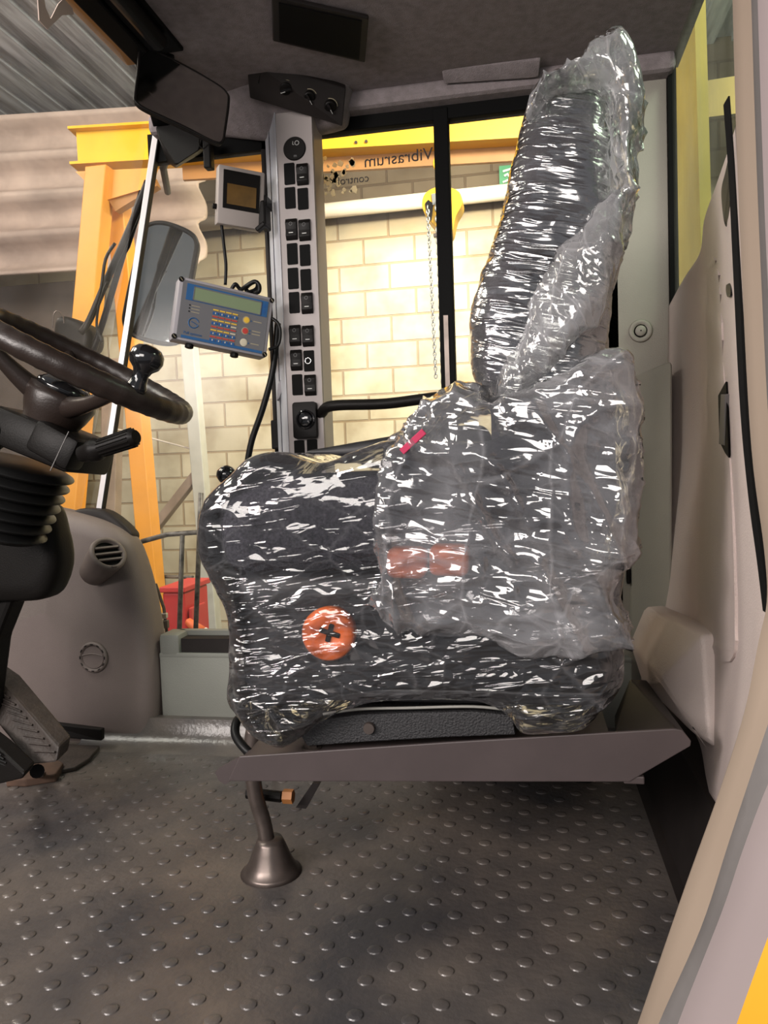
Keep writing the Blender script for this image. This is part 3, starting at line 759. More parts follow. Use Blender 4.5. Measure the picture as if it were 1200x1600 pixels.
# roof lining
struct('ceiling', join(prism([(-0.80, 0.62, 1.79), (0.42, 0.62, 1.79), (0.42, 2.13, 1.79), (-1.0, 2.13, 1.79), (-0.96, 1.9, 1.79), (-0.86, 1.75, 1.79)], (0, 0, 0.05))), 'headliner')
def quadslab(p, t): return prism(p, t)
gr = thing('roof_air_grille', 'black rectangular air grille in the roof lining', 'air grille', PZ(500, 45, 1.79))
q = [PZ(*c, 1.788) for c in ((424, -12), (576, 22), (570, 92), (426, 58))]
cen = sum(q)/4
add('frame', prism(q, (0, 0, -0.010), 0.003), 'kick_rubber', gr)
q2 = [cen+(v-cen)*0.86 for v in q]
add('mesh_insert', prism([v+np.array((0, 0, -0.012)) for v in q2], (0, 0, 0.004)), 'seal_black', gr)
# console in the roof corner with the heater knobs
A, B, C_, D = PY(372, 72, 1.86), PY(545, 128, 2.0), PY(537, 190, 2.035), PY(380, 142, 1.95)
struct('trim_3', hull([A, B, C_, D, A+np.array((0.02, 0.1, 0.02)), B+np.array((0.02, 0.05, 0.05)), C_+np.array((0, 0.06, 0)), D+np.array((0, 0.12, 0)),
        PY(250, 190, 2.05), PY(250, 110, 2.0), PY(250, 110, 2.12), PY(430, 222, 2.06), PY(430, 222, 2.12), PY(250, 205, 2.12), A+np.array((0, 0, 0.12)), B+np.array((0, 0, 0.12))], 0.012), 'headliner', auto=60)
hp = thing('heater_panel', 'dark heater control panel with three rotary knobs set in the roof corner', 'control panel', (A+B+C_+D)/4)
def onq(u, v, off=0.0):
    p = (A*(1-u)+B*u)*(1-v)+(D*(1-u)+C_*u)*v
    n_ = np.cross(B-A, D-A); n_ = n_/np.linalg.norm(n_)
    if n_[1] > 0: n_ = -n_
    return p+n_*off, n_
fr = [onq(u, v, 0.030)[0] for u, v in ((0.07, 0.03), (0.97, 0.03), (0.98, 0.97), (0.07, 0.97))]
n_ = onq(0.5, 0.5)[1]
add('face', prism(fr, n_*-0.02, 0.003), 'kick_rubber', hp)
for nm, u, v, r in (('knob', 0.42, 0.45, 0.017), ('knob', 0.64, 0.48, 0.016), ('knob', 0.84, 0.55, 0.016)):
    c, n2 = onq(u, v, 0.030)
    k = add(nm, join(lathe([(r, 0), (r*0.95, 0.008), (r*0.8, 0.010)], c, n2, 24)), 'black_plastic', hp, auto=40)
    t1 = Vector(tuple(B-A)).normalized(); t2 = Vector(tuple(n2)).cross(t1)
    w = (t1*0.8+t2*0.6) if u < 0.5 else (t1*0.7-t2*0.7)
    add('pointer', box(Vector(tuple(c+n2*0.013)), (r*1.7, 0.005, 0.008), frame3(w, n2), 0.001), 'black_gloss', k)
    e = Vector(tuple(c+n2*0.018))
    add('mark', box(e+w*r*0.5*(-1 if u < 0.5 else 1), (r*0.7, 0.0012, 0.0012), frame3(w, n2)), 'print_white', k)
    arc = [Vector(tuple(c+n2*0.001))+t1*cos(radians(a_))*r*1.22+t2*sin(radians(a_))*r*1.22 for a_ in range(-60, 130, 12)]
    add('dial_scale', tube(arc, 0.0011, 5), 'print_tan', hp)
c, n2 = onq(0.22, 0.4, 0.030)
add('blank_switch', box(Vector(tuple(c)), (0.026, 0.032, 0.004), frame3(B-A, n2), 0.001), 'black_plastic', hp)
c, n2 = onq(0.40, 0.82, 0.0305)
add('symbol', box(Vector(tuple(c)), (0.006, 0.006, 0.001), frame3(B-A, n2)), 'print_tan', hp)
# shallow recess panel further back
q = [PY(690, 108, 1.99), PY(845, 92, 1.99), PY(842, 122, 2.03), PY(694, 132, 2.03)]
solo('roof_panel', hull(q+[p+np.array((0, 0.02, 0.05)) for p in q], 0.004), 'headliner', 'long shallow cover strip in the roof lining above the window', 'cover panel', auto=50)

# windscreen header, blind and visor along the front
def seg(px0, py0, px1, py1, x): return PX(px0, py0, x), PX(px1, py1, x)
yb = 0.7
struct('trim_4', join(bb(-0.90, -0.845, yb, 1.80, 1.775, 1.81, 0.006), bb(-0.845, -0.765, yb, 1.74, 1.782, 1.81, 0.004), hull([(-0.90, 1.76, 1.775), (-0.80, 1.76, 1.785), (-0.84, 1.72, 1.785), (-1.03, 2.12, 1.76), (-0.96, 2.12, 1.76), (-0.90, 1.76, 1.81), (-1.03, 2.12, 1.81), (-0.80, 1.76, 1.81), (-0.95, 2.12, 1.81)], 0.004)), 'seal_black')
ax_ = -0.79
solo('roller_blind', tube([(ax_, 0.75, 1.765), (ax_, 1.66, 1.765)], 0.020, 14), 'black_plastic', 'black rolled-up sun blind under the front roof edge', 'blind', smooth=True)
solo('roof_visor', bb(-0.945, -0.905, 0.6, 1.80, 1.80, 1.88, 0.006), 'beam_orange', 'orange outer roof edge above the windscreen', 'roof edge')
# corner strip (front pillar) and black gusset at its top
Aa, Bb = PY(246, 196, YF-0.01), PY(150, 830, YF-0.01)
st = thing('corner_strip', 'bright aluminium strip running down the windscreen corner', 'strip', Bb)
dv = Vector(tuple(Bb-Aa)).normalized()
add('outer_face', prism([Vector(Aa)+Vector((-0.012, 0, 0)), Vector(Aa)+Vector((0.008, 0, 0)), Vector(Bb)+Vector((0.008, 0, 0)), Vector(Bb)+Vector((-0.012, 0, 0))], (0, 0.02, 0), 0.002), 'strip_white', st)
add('seal', prism([Vector(Aa)+Vector((0.008, -0.003, 0)), Vector(Aa)+Vector((0.011, -0.003, 0)), Vector(Bb)+Vector((0.011, -0.003, 0)), Vector(Bb)+Vector((0.008, -0.003, 0))], (0, 0.02, 0)), 'black_rubber', st)
struct('trim_5', hull([PY(*q, 2.1) for q in ((230, 160), (330, 205), (335, 228), (312, 240), (275, 263), (262, 255), (247, 215))]+[PY(*q, 2.04) for q in ((232, 165), (320, 205), (310, 235), (275, 258), (248, 215))], 0.004), 'black_plastic')
# windscreen
gv = []
ws = [[(xx-(0.36+(1.045+xx))*t, y, 1.78-1.39*t) for xx, y in ((-0.915, 0.65), (-0.915, 1.2), (-0.915, 1.7), (-0.95, 1.9), (-1.045, 2.09))] for t in (0, 0.25, 0.5, 0.75, 1)]
wi = struct('window_3', slab(ws, (0.005, 0, 0)), 'glass_front')
def onscreen(px, py):
    d = ray(px, py); t = (-0.91-CAM[0])/d[0]
    for _ in range(30):
        z = CAM[2]+d[2]*t; k = (1.775-z)/1.39; t = (-0.907-(0.36+0.13)*k-CAM[0])/d[0]
    return CAM+d*t
for pg in (((57, -14), (66, -14), (70, 12), (78, 30), (73, 46), (60, 32)), ((78, 30), (73, 46), (96, 24), (114, 23), (112, 13), (98, -2), (90, 6))):
    add('sticker', prism([onscreen(*q) for q in pg], (0.002, 0, 0)), 'decal_faded', wi, label='faded pale sticker')
# dash underneath the glass
# rear window
rw = struct('window_4', join(prism([PX(1036, -60, 0.385), PX(1041, -60, 0.385), PX(1049, 500, 0.385), PX(1044, 500, 0.385)], (0.02, 0, 0))), FB)
add('pane', prism([(0.395, 2.08, 1.0), (0.395, 0.9, 1.0), (0.395, 0.9, 1.80), (0.395, 2.08, 1.80)], (0.005, 0, 0)), 'glass_rear', rw)

# rear trim: from the far corner round to the door pillar
keys = [(-1, [(1044, 480, 2.085), (1068, 436, 1.95), (1093, 396, 1.74), (1100, 345, 1.55), (1118, 292, 1.30), (1136, 240, 1.08), (1150, 196, 0.86)]),
        (0, [(1044, 520, 2.085), (1070, 500, 1.93), (1094, 490, 1.74), (1112, 480, 1.50), (1130, 470, 1.25), (1148, 460, 1.03), (1166, 450, 0.86)]),
        (1, [(1040, 700, 2.085), (1072, 700, 1.93), (1100, 700, 1.72), (1118, 700, 1.48), (1140, 700, 1.22), (1158, 700, 1.02), (1178, 700, 0.86)]),
        (2, [(1022, 850, 2.085), (1060, 850, 1.92), (1092, 860, 1.70), (1112, 860, 1.47), (1142, 860, 1.20), (1168, 860, 1.02), (1196, 860, 0.86)]),
        (3, [(1005, 1000, 2.085), (1050, 1000, 1.90), (1090, 1000, 1.68), (1112, 1010, 1.45), (1145, 1010, 1.18), (1172, 1010, 1.02), (1200, 1010, 0.86)]),
        (4, [(1000, 1120, 2.085), (1040, 1150, 1.85), (1088, 1165, 1.62), (1104, 1170, 1.42), (1130, 1180, 1.18), (1160, 1190, 1.02), (1190, 1190, 0.86)]),
        (5, [(1000, 1180, 2.085), (1040, 1200, 1.85), (1092, 1215, 1.60), (1106, 1235, 1.40), (1124, 1262, 1.18), (1150, 1290, 1.02), (1180, 1300, 0.86)])]
K = [[PY(*c) for c in r] for _, r in keys]
cols = [crom([K[i][j] for i in range(len(K))], 6) for j in range(7)]
rows = [crom([cols[j][i] for j in range(7)], 6) for i in range(len(cols[0]))]
struct('wall_rear', slab(rows, (0.03, 0.01, 0)), 'trim_beige', smooth=True)
def onwall(px, py, tab=None):
    c = sorted(((hypot(pp[0]-px, pp[1]-py)+0.5, k) for k, pp in enumerate(WALLPX)))[:14]
    w = [1/d**2 for d, _ in c]
    return sum(np.array(WALLPT[k])*q for q, (_, k) in zip(w, c))/sum(w)
def proj(p):
    d = np.array(p)-CAM; w = d@fw; return (600+FPX*(d@RT)/w, 800-FPX*(d@UP)/w)
WALLPT = [p for r in rows for p in r]
WALLPX = [proj(p) for p in WALLPT]
def trace(pts, lift=0.006):
    out = []
    lift *= 1.6
    for a_ in pts:
        y = onwall(*a_)[1]; p = PY(a_[0], a_[1], y); out.append(p-ray(*a_)*lift)
    return out
# raised panel outline, slits, latch
lp = thing('latch_cover', 'raised beige access cover on the rear side trim with a rounded outline', 'cover panel', PY(1125, 1030, 1.2))
edge_l = [(400, 1107), (412, 1101), (430, 1097), (480, 1093), (560, 1095), (650, 1097), (760, 1092), (900, 1090), (985, 1095), (1005, 1102), (1022, 1114), (1034, 1128)]
edge_r = [(400, 1114), (412, 1119), (430, 1122), (480, 1126), (560, 1129), (650, 1135), (760, 1142), (900, 1147), (985, 1148), (1005, 1148), (1022, 1146), (1034, 1140)]
gl_, gr_ = crom([np.array((q[1], q[0], 0)) for q in edge_l], 3), crom([np.array((q[1], q[0], 0)) for q in edge_r], 3)
grid = [trace([tuple((a_*(1-t)+b_*t)[:2]) for t in (0, 0.12, 0.35, 0.65, 0.88, 1)], 0.017) for a_, b_ in zip(gl_, gr_)]
add('panel', slab(grid, (0.035, 0.012, 0)), 'trim_beige', lp, auto=50)
lh = thing('door_latch', 'slim black pull handle in a slot of the rear side trim', 'handle', PY(1130, 710, 1.2))
h1 = trace([(1122, 618), (1134, 596), (1136, 640), (1138, 715), (1133, 708), (1124, 690)], 0.03)
add('slot', prism([Vector(p) for p in h1], (0.012, 0.02, 0)), 'seal_black', lh)
h2 = trace([(1126, 616), (1133, 616), (1131, 696), (1123, 694)], 0.040)
add('grip', prism([Vector(p) for p in h2], (0.012, 0.0, 0), 0.001), 'jamb_rubber', lh)
for i, (o_, lb) in enumerate((([(1131, 345), (1127, 300), (1133, 270), (1140, 245), (1141, 290), (1137, 350)], 'dark oval belt guide opening high on the rear side trim'),
                              ([(1134, 450), (1137, 438), (1141, 445), (1141, 462), (1136, 463)], 'small dark hole in the rear side trim below the belt guide'))):
    solo('trim_opening', prism([Vector(p) for p in crom(trace(o_, 0.02), 5, True)], (0.012, 0.0, 0)), 'black_plastic', lb, 'opening')
# wedge shaped lower box
wd = [PY(1008, 948, 1.95), PY(1096, 992, 1.42), PY(1030, 1062, 1.5), PY(1003, 1065, 1.8), PY(984, 1005, 1.95), PY(1108, 1168, 1.30), PY(1088, 1150, 1.35)]
solo('wheel_arch_box', hull(wd+[w+np.array((0.05, 0.02, 0.0)) for w in wd], 0.008), 'trim_beige', 'pale beige wedge-shaped arch cover behind the seat near the floor', 'arch cover', auto=45)

# door jamb ribbons in the foreground
def ribbon(name, L_, R_, m, yl, yr, th=0.03):
    l = crom([PY(a_, b_, yl) for a_, b_ in L_], 6); r = crom([PY(a_, b_, yr) for a_, b_ in R_], 6)
    return struct(name, slab([[a_, a_*0.5+b_*0.5, b_] for a_, b_ in zip(l, r)], (0.01, th, 0)), m, auto=50)
eA = [(1150, -60), (1153, 200), (1160, 450), (1174, 700), (1196, 860), (1206, 950), (1184, 1009), (1160, 1126), (1120, 1253), (1066, 1403), (998, 1600), (970, 1680)]
eA = [(1143, -60), (1150, 200), (1160, 450), (1174, 700), (1194, 860), (1198, 940), (1184, 1009), (1160, 1126), (1120, 1253), (1066, 1403), (998, 1600), (970, 1680)]
eB = [(1172, -60), (1180, 200), (1190, 450), (1204, 700), (1226, 860), (1240, 940), (1228, 1050), (1200, 1131), (1141, 1309), (1095, 1450), (1029, 1600), (1004, 1680)]
eC = [(1182, -60), (1190, 200), (1200, 450), (1216, 700), (1246, 860), (1268, 960), (1264, 1090), (1200, 1225), (1160, 1330), (1127, 1427), (1059, 1600), (1035, 1680)]
eD = [(1320, -60), (1320, 200), (1320, 450), (1320, 700), (1330, 860), (1330, 960), (1300, 1200), (1260, 1310), (1230, 1390), (1200, 1464), (1151, 1600), (1125, 1680)]
eE = [(1500, -60), (1500, 200), (1500, 450), (1500, 700), (1500, 860), (1500, 960), (1480, 1200), (1460, 1310), (1440, 1390), (1420, 1464), (1400, 1600), (1390, 1680)]
ribbon('trim_6', eA, eB, 'jamb_beige', 0.84, 0.80)
ribbon('trim_7', eB, eC, 'jamb_rubber', 0.80, 0.785)
ribbon('trim_8', eC, eD, 'jamb_lilac', 0.785, 0.70)
ribbon('trim_9', eD, eE, 'body_yellow', 0.70, 0.66)
sl_ = [(1139, 150), (1147, 260), (1156, 430), (1168, 640), (1182, 780), (1196, 880), (1206, 960)]
struct('trim_10', slab([[PY(a_-1-4*max(0, b_-300)/660, b_, 0.852), PY(a_+1.5+4*max(0, b_-300)/660, b_, 0.852)] for a_, b_ in crom([np.array(q) for q in sl_], 5)], (0, 0.02, 0)), 'seal_black')

# ================================================================== DASH SIDE
ds = thing('dash_console', 'grey moulded dash side housing left of the seat with an oval air outlet', 'dashboard', (-1.2, 2.05, 0.0))
dash_out = outline([(-80, 1178), (120, 1166), (248, 1162), (254, 1130), (256, 1060), (250, 1000), (238, 930), (222, 872), (205, 838), (170, 815), (120, 800), (70, 790), (0, 788), (-80, 788)], 2.06, 5)
def dcut(xs, ys, zs): return None
add('housing', soft([(dash_out, 2.065, 0.065, 0.045)], 0.010, 3), 'dash_plastic', ds, smooth=True)
solo('dash_shelf', soft([(outline([(100, 815), (110, 797), (150, 797), (180, 815), (200, 838), (190, 848), (150, 835)], 2.04, 4), 2.09, 0.03, 0.012)], 0.006, 2), 'kick_rubber', 'dark rim along the top of the dash side housing under the corner strip', 'trim rim', smooth=True)
vc = Vector(tuple(PY(170, 864, 1.945))); va = Vector((0.66, -0.42, 0.50)).normalized()
av = thing('air_outlet', 'oval louvred air outlet high on the dash side housing', 'air outlet', vc)
add('body', lathe([(0.040, -0.12), (0.049, -0.05), (0.053, -0.01), (0.051, 0.0), (0.045, 0.003), (0.040, 0.0), (0.039, -0.012)], vc, va, 32), 'dash_plastic', av, smooth=True)
add('throat', lathe([(0.040, -0.03), (0.040, -0.010)], vc, va, 24), 'seal_black', av)
Rl = frame3(va.cross(Vector((0, 0, 1))), va)
for k in (-1, 0, 1):
    add('louvre', box(vc+Rl @ Vector((0, k*0.019, -0.004)), (2*sqrt(max(0.0016-(k*0.019)**2, 1e-5)), 0.006, 0.010), Rl, 0.0008), 'dash_plastic', av)
add('tab', box(vc+Rl @ Vector((0.0, 0.046, 0.004)), (0.014, 0.006, 0.008), Rl, 0.001), 'dash_plastic', av)
rc = thing('round_cap', 'round closed air outlet cap low on the dash side housing', 'cap', PY(146, 1027, 1.995))
c = PY(146, 1027, 1.998)
add('ring', lathe([(0.047, 0.004), (0.046, -0.003), (0.042, -0.007), (0.037, -0.006), (0.035, 0.002)], c, (0, 1, 0), 36), 'dash_plastic', rc, smooth=True)
add('disc', lathe([(0.0, -0.002), (0.033, -0.002), (0.035, 0.004)], c, (0, 1, 0), 32), 'dash_plastic', rc, auto=40)
add('bridge', tube(crom([c+np.array((-0.033, -0.004, 0.006)), c+np.array((0, -0.006, 0.012)), c+np.array((0.033, -0.004, 0.006))], 6), 0.0022, 6), 'dash_plastic', rc)
for k in range(12):
    a = 2*pi*k/12
    add('notch', box(c+np.array((0.0395*cos(a), -0.0065, 0.0395*sin(a))), (0.009, 0.003, 0.0035), Matrix.Rotation(-a-pi/2, 3, 'Y'), 0.0005), 'kick_rubber', rc)

# ================================================================== STEERING
sc_ = Vector(tuple(PY(122, 566, 1.42))); A28 = radians(29)
sd = Vector((cos(A28), 0, -sin(A28))); sn = Vector((sin(A28), 0.06, cos(A28))).normalized(); syv = sn.cross(sd)
stc = thing('steering_column', 'dark brown steering wheel with spinner knob on a black column with bellows', 'steering wheel', sc_-sn*0.5)
RW = 0.226; pts = []; rs = []
for k in range(180):
    a = 2*pi*k/180; pts.append(sc_+sd*cos(a)*RW+syv*sin(a)*RW); rs.append(0.0225+0.0012*max(0, cos(k*2*pi/4.5)))
wh = add('steering_wheel', tube(pts, rs, 16, True), 'wheel_rubber', stc, smooth=True)
hubc = sc_-sn*0.062
add('hub', lathe([(0.036, -0.115), (0.050, -0.085), (0.064, -0.05), (0.072, -0.02), (0.068, -0.004), (0.0, 0.0)], hubc, sn, 32), 'wheel_rubber', wh, smooth=True)
add('horn_pad', lathe([(0.058, -0.004), (0.056, 0.006), (0.042, 0.016), (0.020, 0.021), (0.0, 0.022)], hubc, sn, 32), 'black_gloss', wh, smooth=True)
for a in (-38, 128, 215):
    a = radians(a); d = sd*cos(a)+syv*sin(a)
    P_ = crom([hubc+d*0.035-sn*0.03, hubc+d*0.09-sn*0.012, hubc+d*0.16+sn*0.02, sc_+d*(RW-0.004)-sn*0.004], 5)
    add('spoke', tube(P_, [0.026-0.012*min(1, i/9) for i in range(len(P_))], 12), 'wheel_rubber', wh, smooth=True)
ka = radians(-62)
kb = sc_+sd*cos(ka)*RW+syv*sin(ka)*RW
# put the spinner knob where the near rim passes below it
best = min((abs(proj(tuple(sc_+sd*cos(radians(t))*RW+syv*sin(radians(t))*RW))[0]-208), t) for t in range(-120, 0))[1]
ka = radians(best); kb = sc_+sd*cos(ka)*RW+syv*sin(ka)*RW
kax = (sn*0.9+Vector((0.02, 0, 0.3))).normalized()
kn = add('spinner_knob', lathe([(0.0, 0.012), (0.020, 0.012), (0.019, 0.022), (0.0155, 0.030), (0.0145, 0.045), (0.018, 0.054), (0.028, 0.063), (0.032, 0.075), (0.030, 0.088), (0.021, 0.098), (0.008, 0.102), (0.0, 0.102)], kb, kax, 28), 'black_gloss', wh, smooth=True)
add('knob_clamp', box(kb+kax*0.008, (0.062, 0.030, 0.018), frame3(sd*sin(-ka)+syv*cos(ka), kax), 0.005), 'black_plastic', wh)
cb_ = Vector(tuple(PY(82, 690, 1.42)))
add('switch_housing', join(box(cb_, (0.20, 0.16, 0.075), frame3(sd*0.96+Vector((0, 0, 0.12)), sn), 0.012), box(cb_+Vector((0.055, -0.06, -0.012)), (0.10, 0.06, 0.065), frame3(sd, sn), 0.01)), 'black_plastic', stc, auto=40)
add('seam', box(Vector(tuple(PY(93, 705, 1.33))), (0.0015, 0.002, 0.085), frame3(sd, sn)), 'jamb_rubber', stc)
s0 = Vector(tuple(PY(140, 706, 1.33))); s1 = Vector(tuple(PY(213, 682, 1.30))); sa = s1-s0; L_ = sa.length
pf = [(0.0, -0.02), (0.016, -0.02), (0.018, 0.0), (0.022, 0.008), (0.022, 0.022), (0.0165, 0.030)]
add('stalk', lathe(pf+[(0.0175, L_-0.008), (0.012, L_), (0.0, L_)], s0, sa, 24), 'black_plastic', stc, auto=50)
sa.normalize(); u = sa.cross(Vector((0, 1, 0))).normalized(); w = sa.cross(u)
add('grip_rib', join(*[tube([s0+sa*0.034+(u*cos(t)+w*sin(t))*0.0172, s0+sa*(L_-0.008)+(u*cos(t)+w*sin(t))*0.0180], 0.0014, 5) for t in [2*pi*k/16 for k in range(16)]]), 'black_plastic', stc)
def bellow(o, ax, r0_, r1_, n, pitch):
    pf = [(0.0, 0.0)]
    for i in range(n):
        r = r0_+(r1_-r0_)*i/max(n-1, 1); pf += [(r*0.80, -i*pitch), (r*0.985, -i*pitch-pitch*0.38), (r, -i*pitch-pitch*0.50), (r*0.985, -i*pitch-pitch*0.60)]
    pf += [(r1_*0.8, -n*pitch), (0, -n*pitch)]
    return lathe(pf, o, ax, 48)
add('bellows', bellow(Vector(tuple(PY(34, 724, 1.42))), (sin(radians(20)), 0, cos(radians(20))), 0.108, 0.086, 7, 0.023), 'black_rubber', stc, auto=50)
add('side_boot', bellow(Vector(tuple(PY(8, 664, 1.36))), (0.75, 0, 0.3), 0.030, 0.045, 5, 0.014), 'black_rubber', stc, auto=50)
add('lower_cover', soft([(outline([(40, 790), (90, 785), (106, 825), (114, 872), (104, 912), (84, 932), (20, 936), (-70, 940), (-70, 790)], 1.56, 4), 1.54, 0.05, 0.03)], 0.01, 2), 'black_plastic', stc, smooth=True)
add('column_shaft', prism([PY(24, 925, 1.52), PY(-6, 1000, 1.52), PY(-30, 1190, 1.52), PY(-120, 1190, 1.52), PY(-120, 925, 1.52)], (0, 0.06, 0), 0.01), 'black_plastic', stc)

# pedals
def pz(px, py, y): return Vector(tuple(PY(px, py, y)))
pd = thing('pedal', 'large worn brown ribbed brake pedal at the bottom left', 'pedal', PZ(70, 1225, 0))
q = [pz(-30, 1040, 1.62), pz(12, 1070, 1.60), pz(92, 1168, 1.50), pz(88, 1192, 1.49), pz(48, 1196, 1.49), pz(-30, 1100, 1.58)]
add('pad', prism(q, (0.0, 0.05, 0.01), 0.006), 'pedal_brown', pd)
add('pad_rib', join(*[tube([pz(-24+t*78, 1062+t*112, 1.592-0.1*t+0.012), pz(6+t*80, 1080+t*95, 1.572-0.09*t+0.012)], 0.0025, 5) for t in [i/9 for i in range(10)]]), 'pedal_brown', pd)
add('pivot', tube([pz(58, 1205, 1.52), pz(58, 1205, 1.70)], 0.016, 14), 'black_plastic', pd, auto=40)
pd2 = thing('pedal', 'narrow black ribbed pedal cut off by the left edge', 'pedal', PZ(10, 1240, 0))
add('pad', prism([pz(-40, 1140, 1.48), pz(0, 1172, 1.45), pz(38, 1208, 1.42), pz(34, 1218, 1.42), pz(-40, 1235, 1.44)], (0, 0.04, 0.01), 0.005), 'black_plastic', pd2)
add('pad_rib', join(*[tube([pz(-30, 1158+k*8, 1.453), pz(2+k*4, 1180+k*6, 1.437)], 0.0022, 5) for k in range(6)]), 'black_rubber', pd2)
pb = thing('pedal_bracket', 'rusty flat bracket on the floor under the pedals', 'bracket', PZ(60, 1228, 0))
add('plate', prism([PZ(10, 1230, 0.0), PZ(20, 1196, 0.0), PZ(75, 1190, 0.0), PZ(100, 1204, 0.0), PZ(88, 1222, 0.0), PZ(40, 1230, 0.0)], (0, 0, 0.022), 0.004), 'rust_brown', pb)
add('bolt', lathe([(0.012, 0), (0.012, 0.008), (0.0, 0.009)], PZ(64, 1212, 0.022), (0, 0, 1), 6), 'steel_dark', pb)
pt = thing('pedal_stop', 'dark brown low metal tray on the floor beside the dash housing', 'tray', PZ(120, 1190, 0))
A4 = [pz(62, 1128, 1.96), pz(158, 1140, 1.93), pz(158, 1158, 1.93), pz(64, 1150, 1.95)]
add('back_plate', prism(A4, (0, 0.02, 0), 0.003), 'black_plastic', pt)
add('sole', prism([PZ(70, 1160, 0.012), PZ(156, 1165, 0.012), PZ(140, 1184, 0.012), PZ(118, 1198, 0.012), PZ(78, 1206, 0.012)], (0, 0, -0.012), 0.003), 'pedal_brown', pt)
add('rear_lug', soft([(outline([(45, 1128), (52, 1118), (65, 1118), (75, 1130), (60, 1134)], 1.97, 4), 1.985, 0.02, 0.006)], 0.004, 1), 'black_plastic', pt, smooth=True)

# ================================================================== SWITCH PILLAR
ya = 2.0
X0 = PY(434, 300, ya)[0]; X1 = PY(489, 300, ya)[0]; XL = PY(418, 300, 2.07)[0]; XM = PY(424, 300, 2.035)[0]
pil = thing('switch_pillar', 'tall aluminium-edged pillar with two columns of black switches', 'control pillar', ((X0+X1)/2, 2.05, 0.3))
add('fascia', prism([(X0, ya, 0.33), (X1, ya, 0.33), (X1+0.006, ya+0.006, 0.33), (X1+0.008, 2.09, 0.33), (X0, 2.09, 0.33)], (0, 0, 1.46)), 'panel_mauve', pil)
add('side_profile', prism([(X0, ya-0.003, 0.33), (X0+0.002, ya-0.004, 0.33), (X0+0.002, 2.08, 0.33), (XM+0.001, 2.085, 0.33), (XM+0.001, 2.036, 0.33)], (0, 0, 1.44)), 'aluminium', pil)
add('side_profile', prism([(XM-0.002, 2.036, 0.33), (XM-0.002, 2.086, 0.33), (XL, 2.09, 0.33), (XL, 2.07, 0.33)], (0, 0, 1.41)), 'aluminium', pil)
add('edge_lip', bb(X1-0.002, X1+0.005, ya-0.004, ya+0.003, 0.33, 1.78), 'panel_mauve', pil)
def onp(px, py): return Vector(tuple(PY(px, py, ya)))
WX = Vector((1, 0, 0)); WZ = Vector((0, 0, 1))
SWX = 1180/2.02
def rocker(px, py, mark=True, name='rocker_switch', dome=True):
    c = onp(px, py); w, h = 0.0315, 0.056
    if dome:
        pr_ = [(-h/2, 0.0), (-h/2, 0.004), (-h*0.3, 0.010), (0, 0.0075), (h*0.3, 0.011), (h/2, 0.005), (h/2, 0.0)]
        q = [c+WX*(-w/2)+WZ*z-Vector((0, d, 0)) for z, d in pr_]
        o = add(name, prism(q, (w, 0, 0), 0.0015), 'black_plastic', pil, auto=40)
        add('marker', box(c+Vector((0, -0.0092, -0.010)), (0.012, 0.001, 0.0018)), 'print_white', o)
        add('symbol', tube([c+Vector((0.0045*cos(t), -0.0105, 0.013+0.0045*sin(t))) for t in [2*pi*k/10 for k in range(10)]], 0.0006, 4, True), 'print_grey', o)
    else:
        o = add(name, plate(c-Vector((0, 0.003, 0)), WX, WZ, 0.029, 0.056, 0.003, 0.004, 0.0008), 'seal_black', pil)
    return o
c = onp(460.4, 232.6)
gd = add('round_gauge', lathe([(0.031, 0.003), (0.031, -0.002), (0.029, -0.004), (0.0, -0.004)], c, (0, 1, 0), 36), 'black_plastic', pil, auto=40)
add('symbol', tube([c+Vector((0.008+0.0055*cos(t), -0.0048, 0.013+0.0055*sin(t))) for t in [2*pi*k/12 for k in range(12)]], 0.0009, 4, True), 'print_white', gd)
add('symbol', tube([c+Vector((-0.003, -0.0048, 0.018)), c+Vector((-0.004, -0.0048, 0.010)), c+Vector((0.000, -0.0048, 0.009))], 0.0009, 4), 'print_white', gd)
add('symbol', text_geo('m', 0.012, c+Vector((0.002, -0.0046, -0.020)), (1, 0, 0), (0, 0, 1)), 'print_grey', gd)
for px, py, k in [(452.5, 272, 0), (473, 273, 1), (453.5, 309.6, 0), (473.5, 311, 0), (456, 359, 1), (476.6, 360, 1), (457, 397, 0), (476.8, 399, 0),
                  (458.2, 435.3, 0), (478, 437.3, 0), (460, 473, 0), (480.3, 474, 1), (461.6, 524.5, 1), (481.8, 525.3, 1), (463.4, 563, 1), (483, 564, 0),
                  (464.8, 601.3, 0), (485.2, 602, 1), (468.2, 704, 0), (488.2, 702.5, 0)]:
    o = rocker(px, py, True, 'rocker_switch' if k else 'blanking_plate', bool(k))
    if (px, py) == (483, 564):
        c = onp(px-1, py); add('socket_ring', lathe([(0.0085, 0.0), (0.0095, -0.005), (0.0075, -0.006), (0.006, -0.002)], c, (0, 1, 0), 20), 'steel_bright', o, smooth=True)
c = onp(478.5, 657)
kb_ = add('ignition_block', join(plate(c-Vector((0, 0.018, 0)), WX, WZ, 0.066, 0.098, 0.008, 0.02, 0.004)), 'black_plastic', pil, auto=40)
rg = add('rotary_selector', lathe([(0.026, 0.0), (0.026, -0.006), (0.022, -0.008), (0.019, -0.002), (0.018, -0.008), (0.010, -0.012), (0.0, -0.012)], c+Vector((0.004, -0.018, 0.002)), (0, 1, 0), 30), 'black_gloss', kb_, auto=40)
add('pillar_tab', prism([Vector(tuple(PY(*q, 2.028))) for q in ((432, 626), (434, 600), (438, 593), (440, 600), (440, 612), (436, 622))], (0, 0.02, 0), 0.001), 'box_grey', pil)

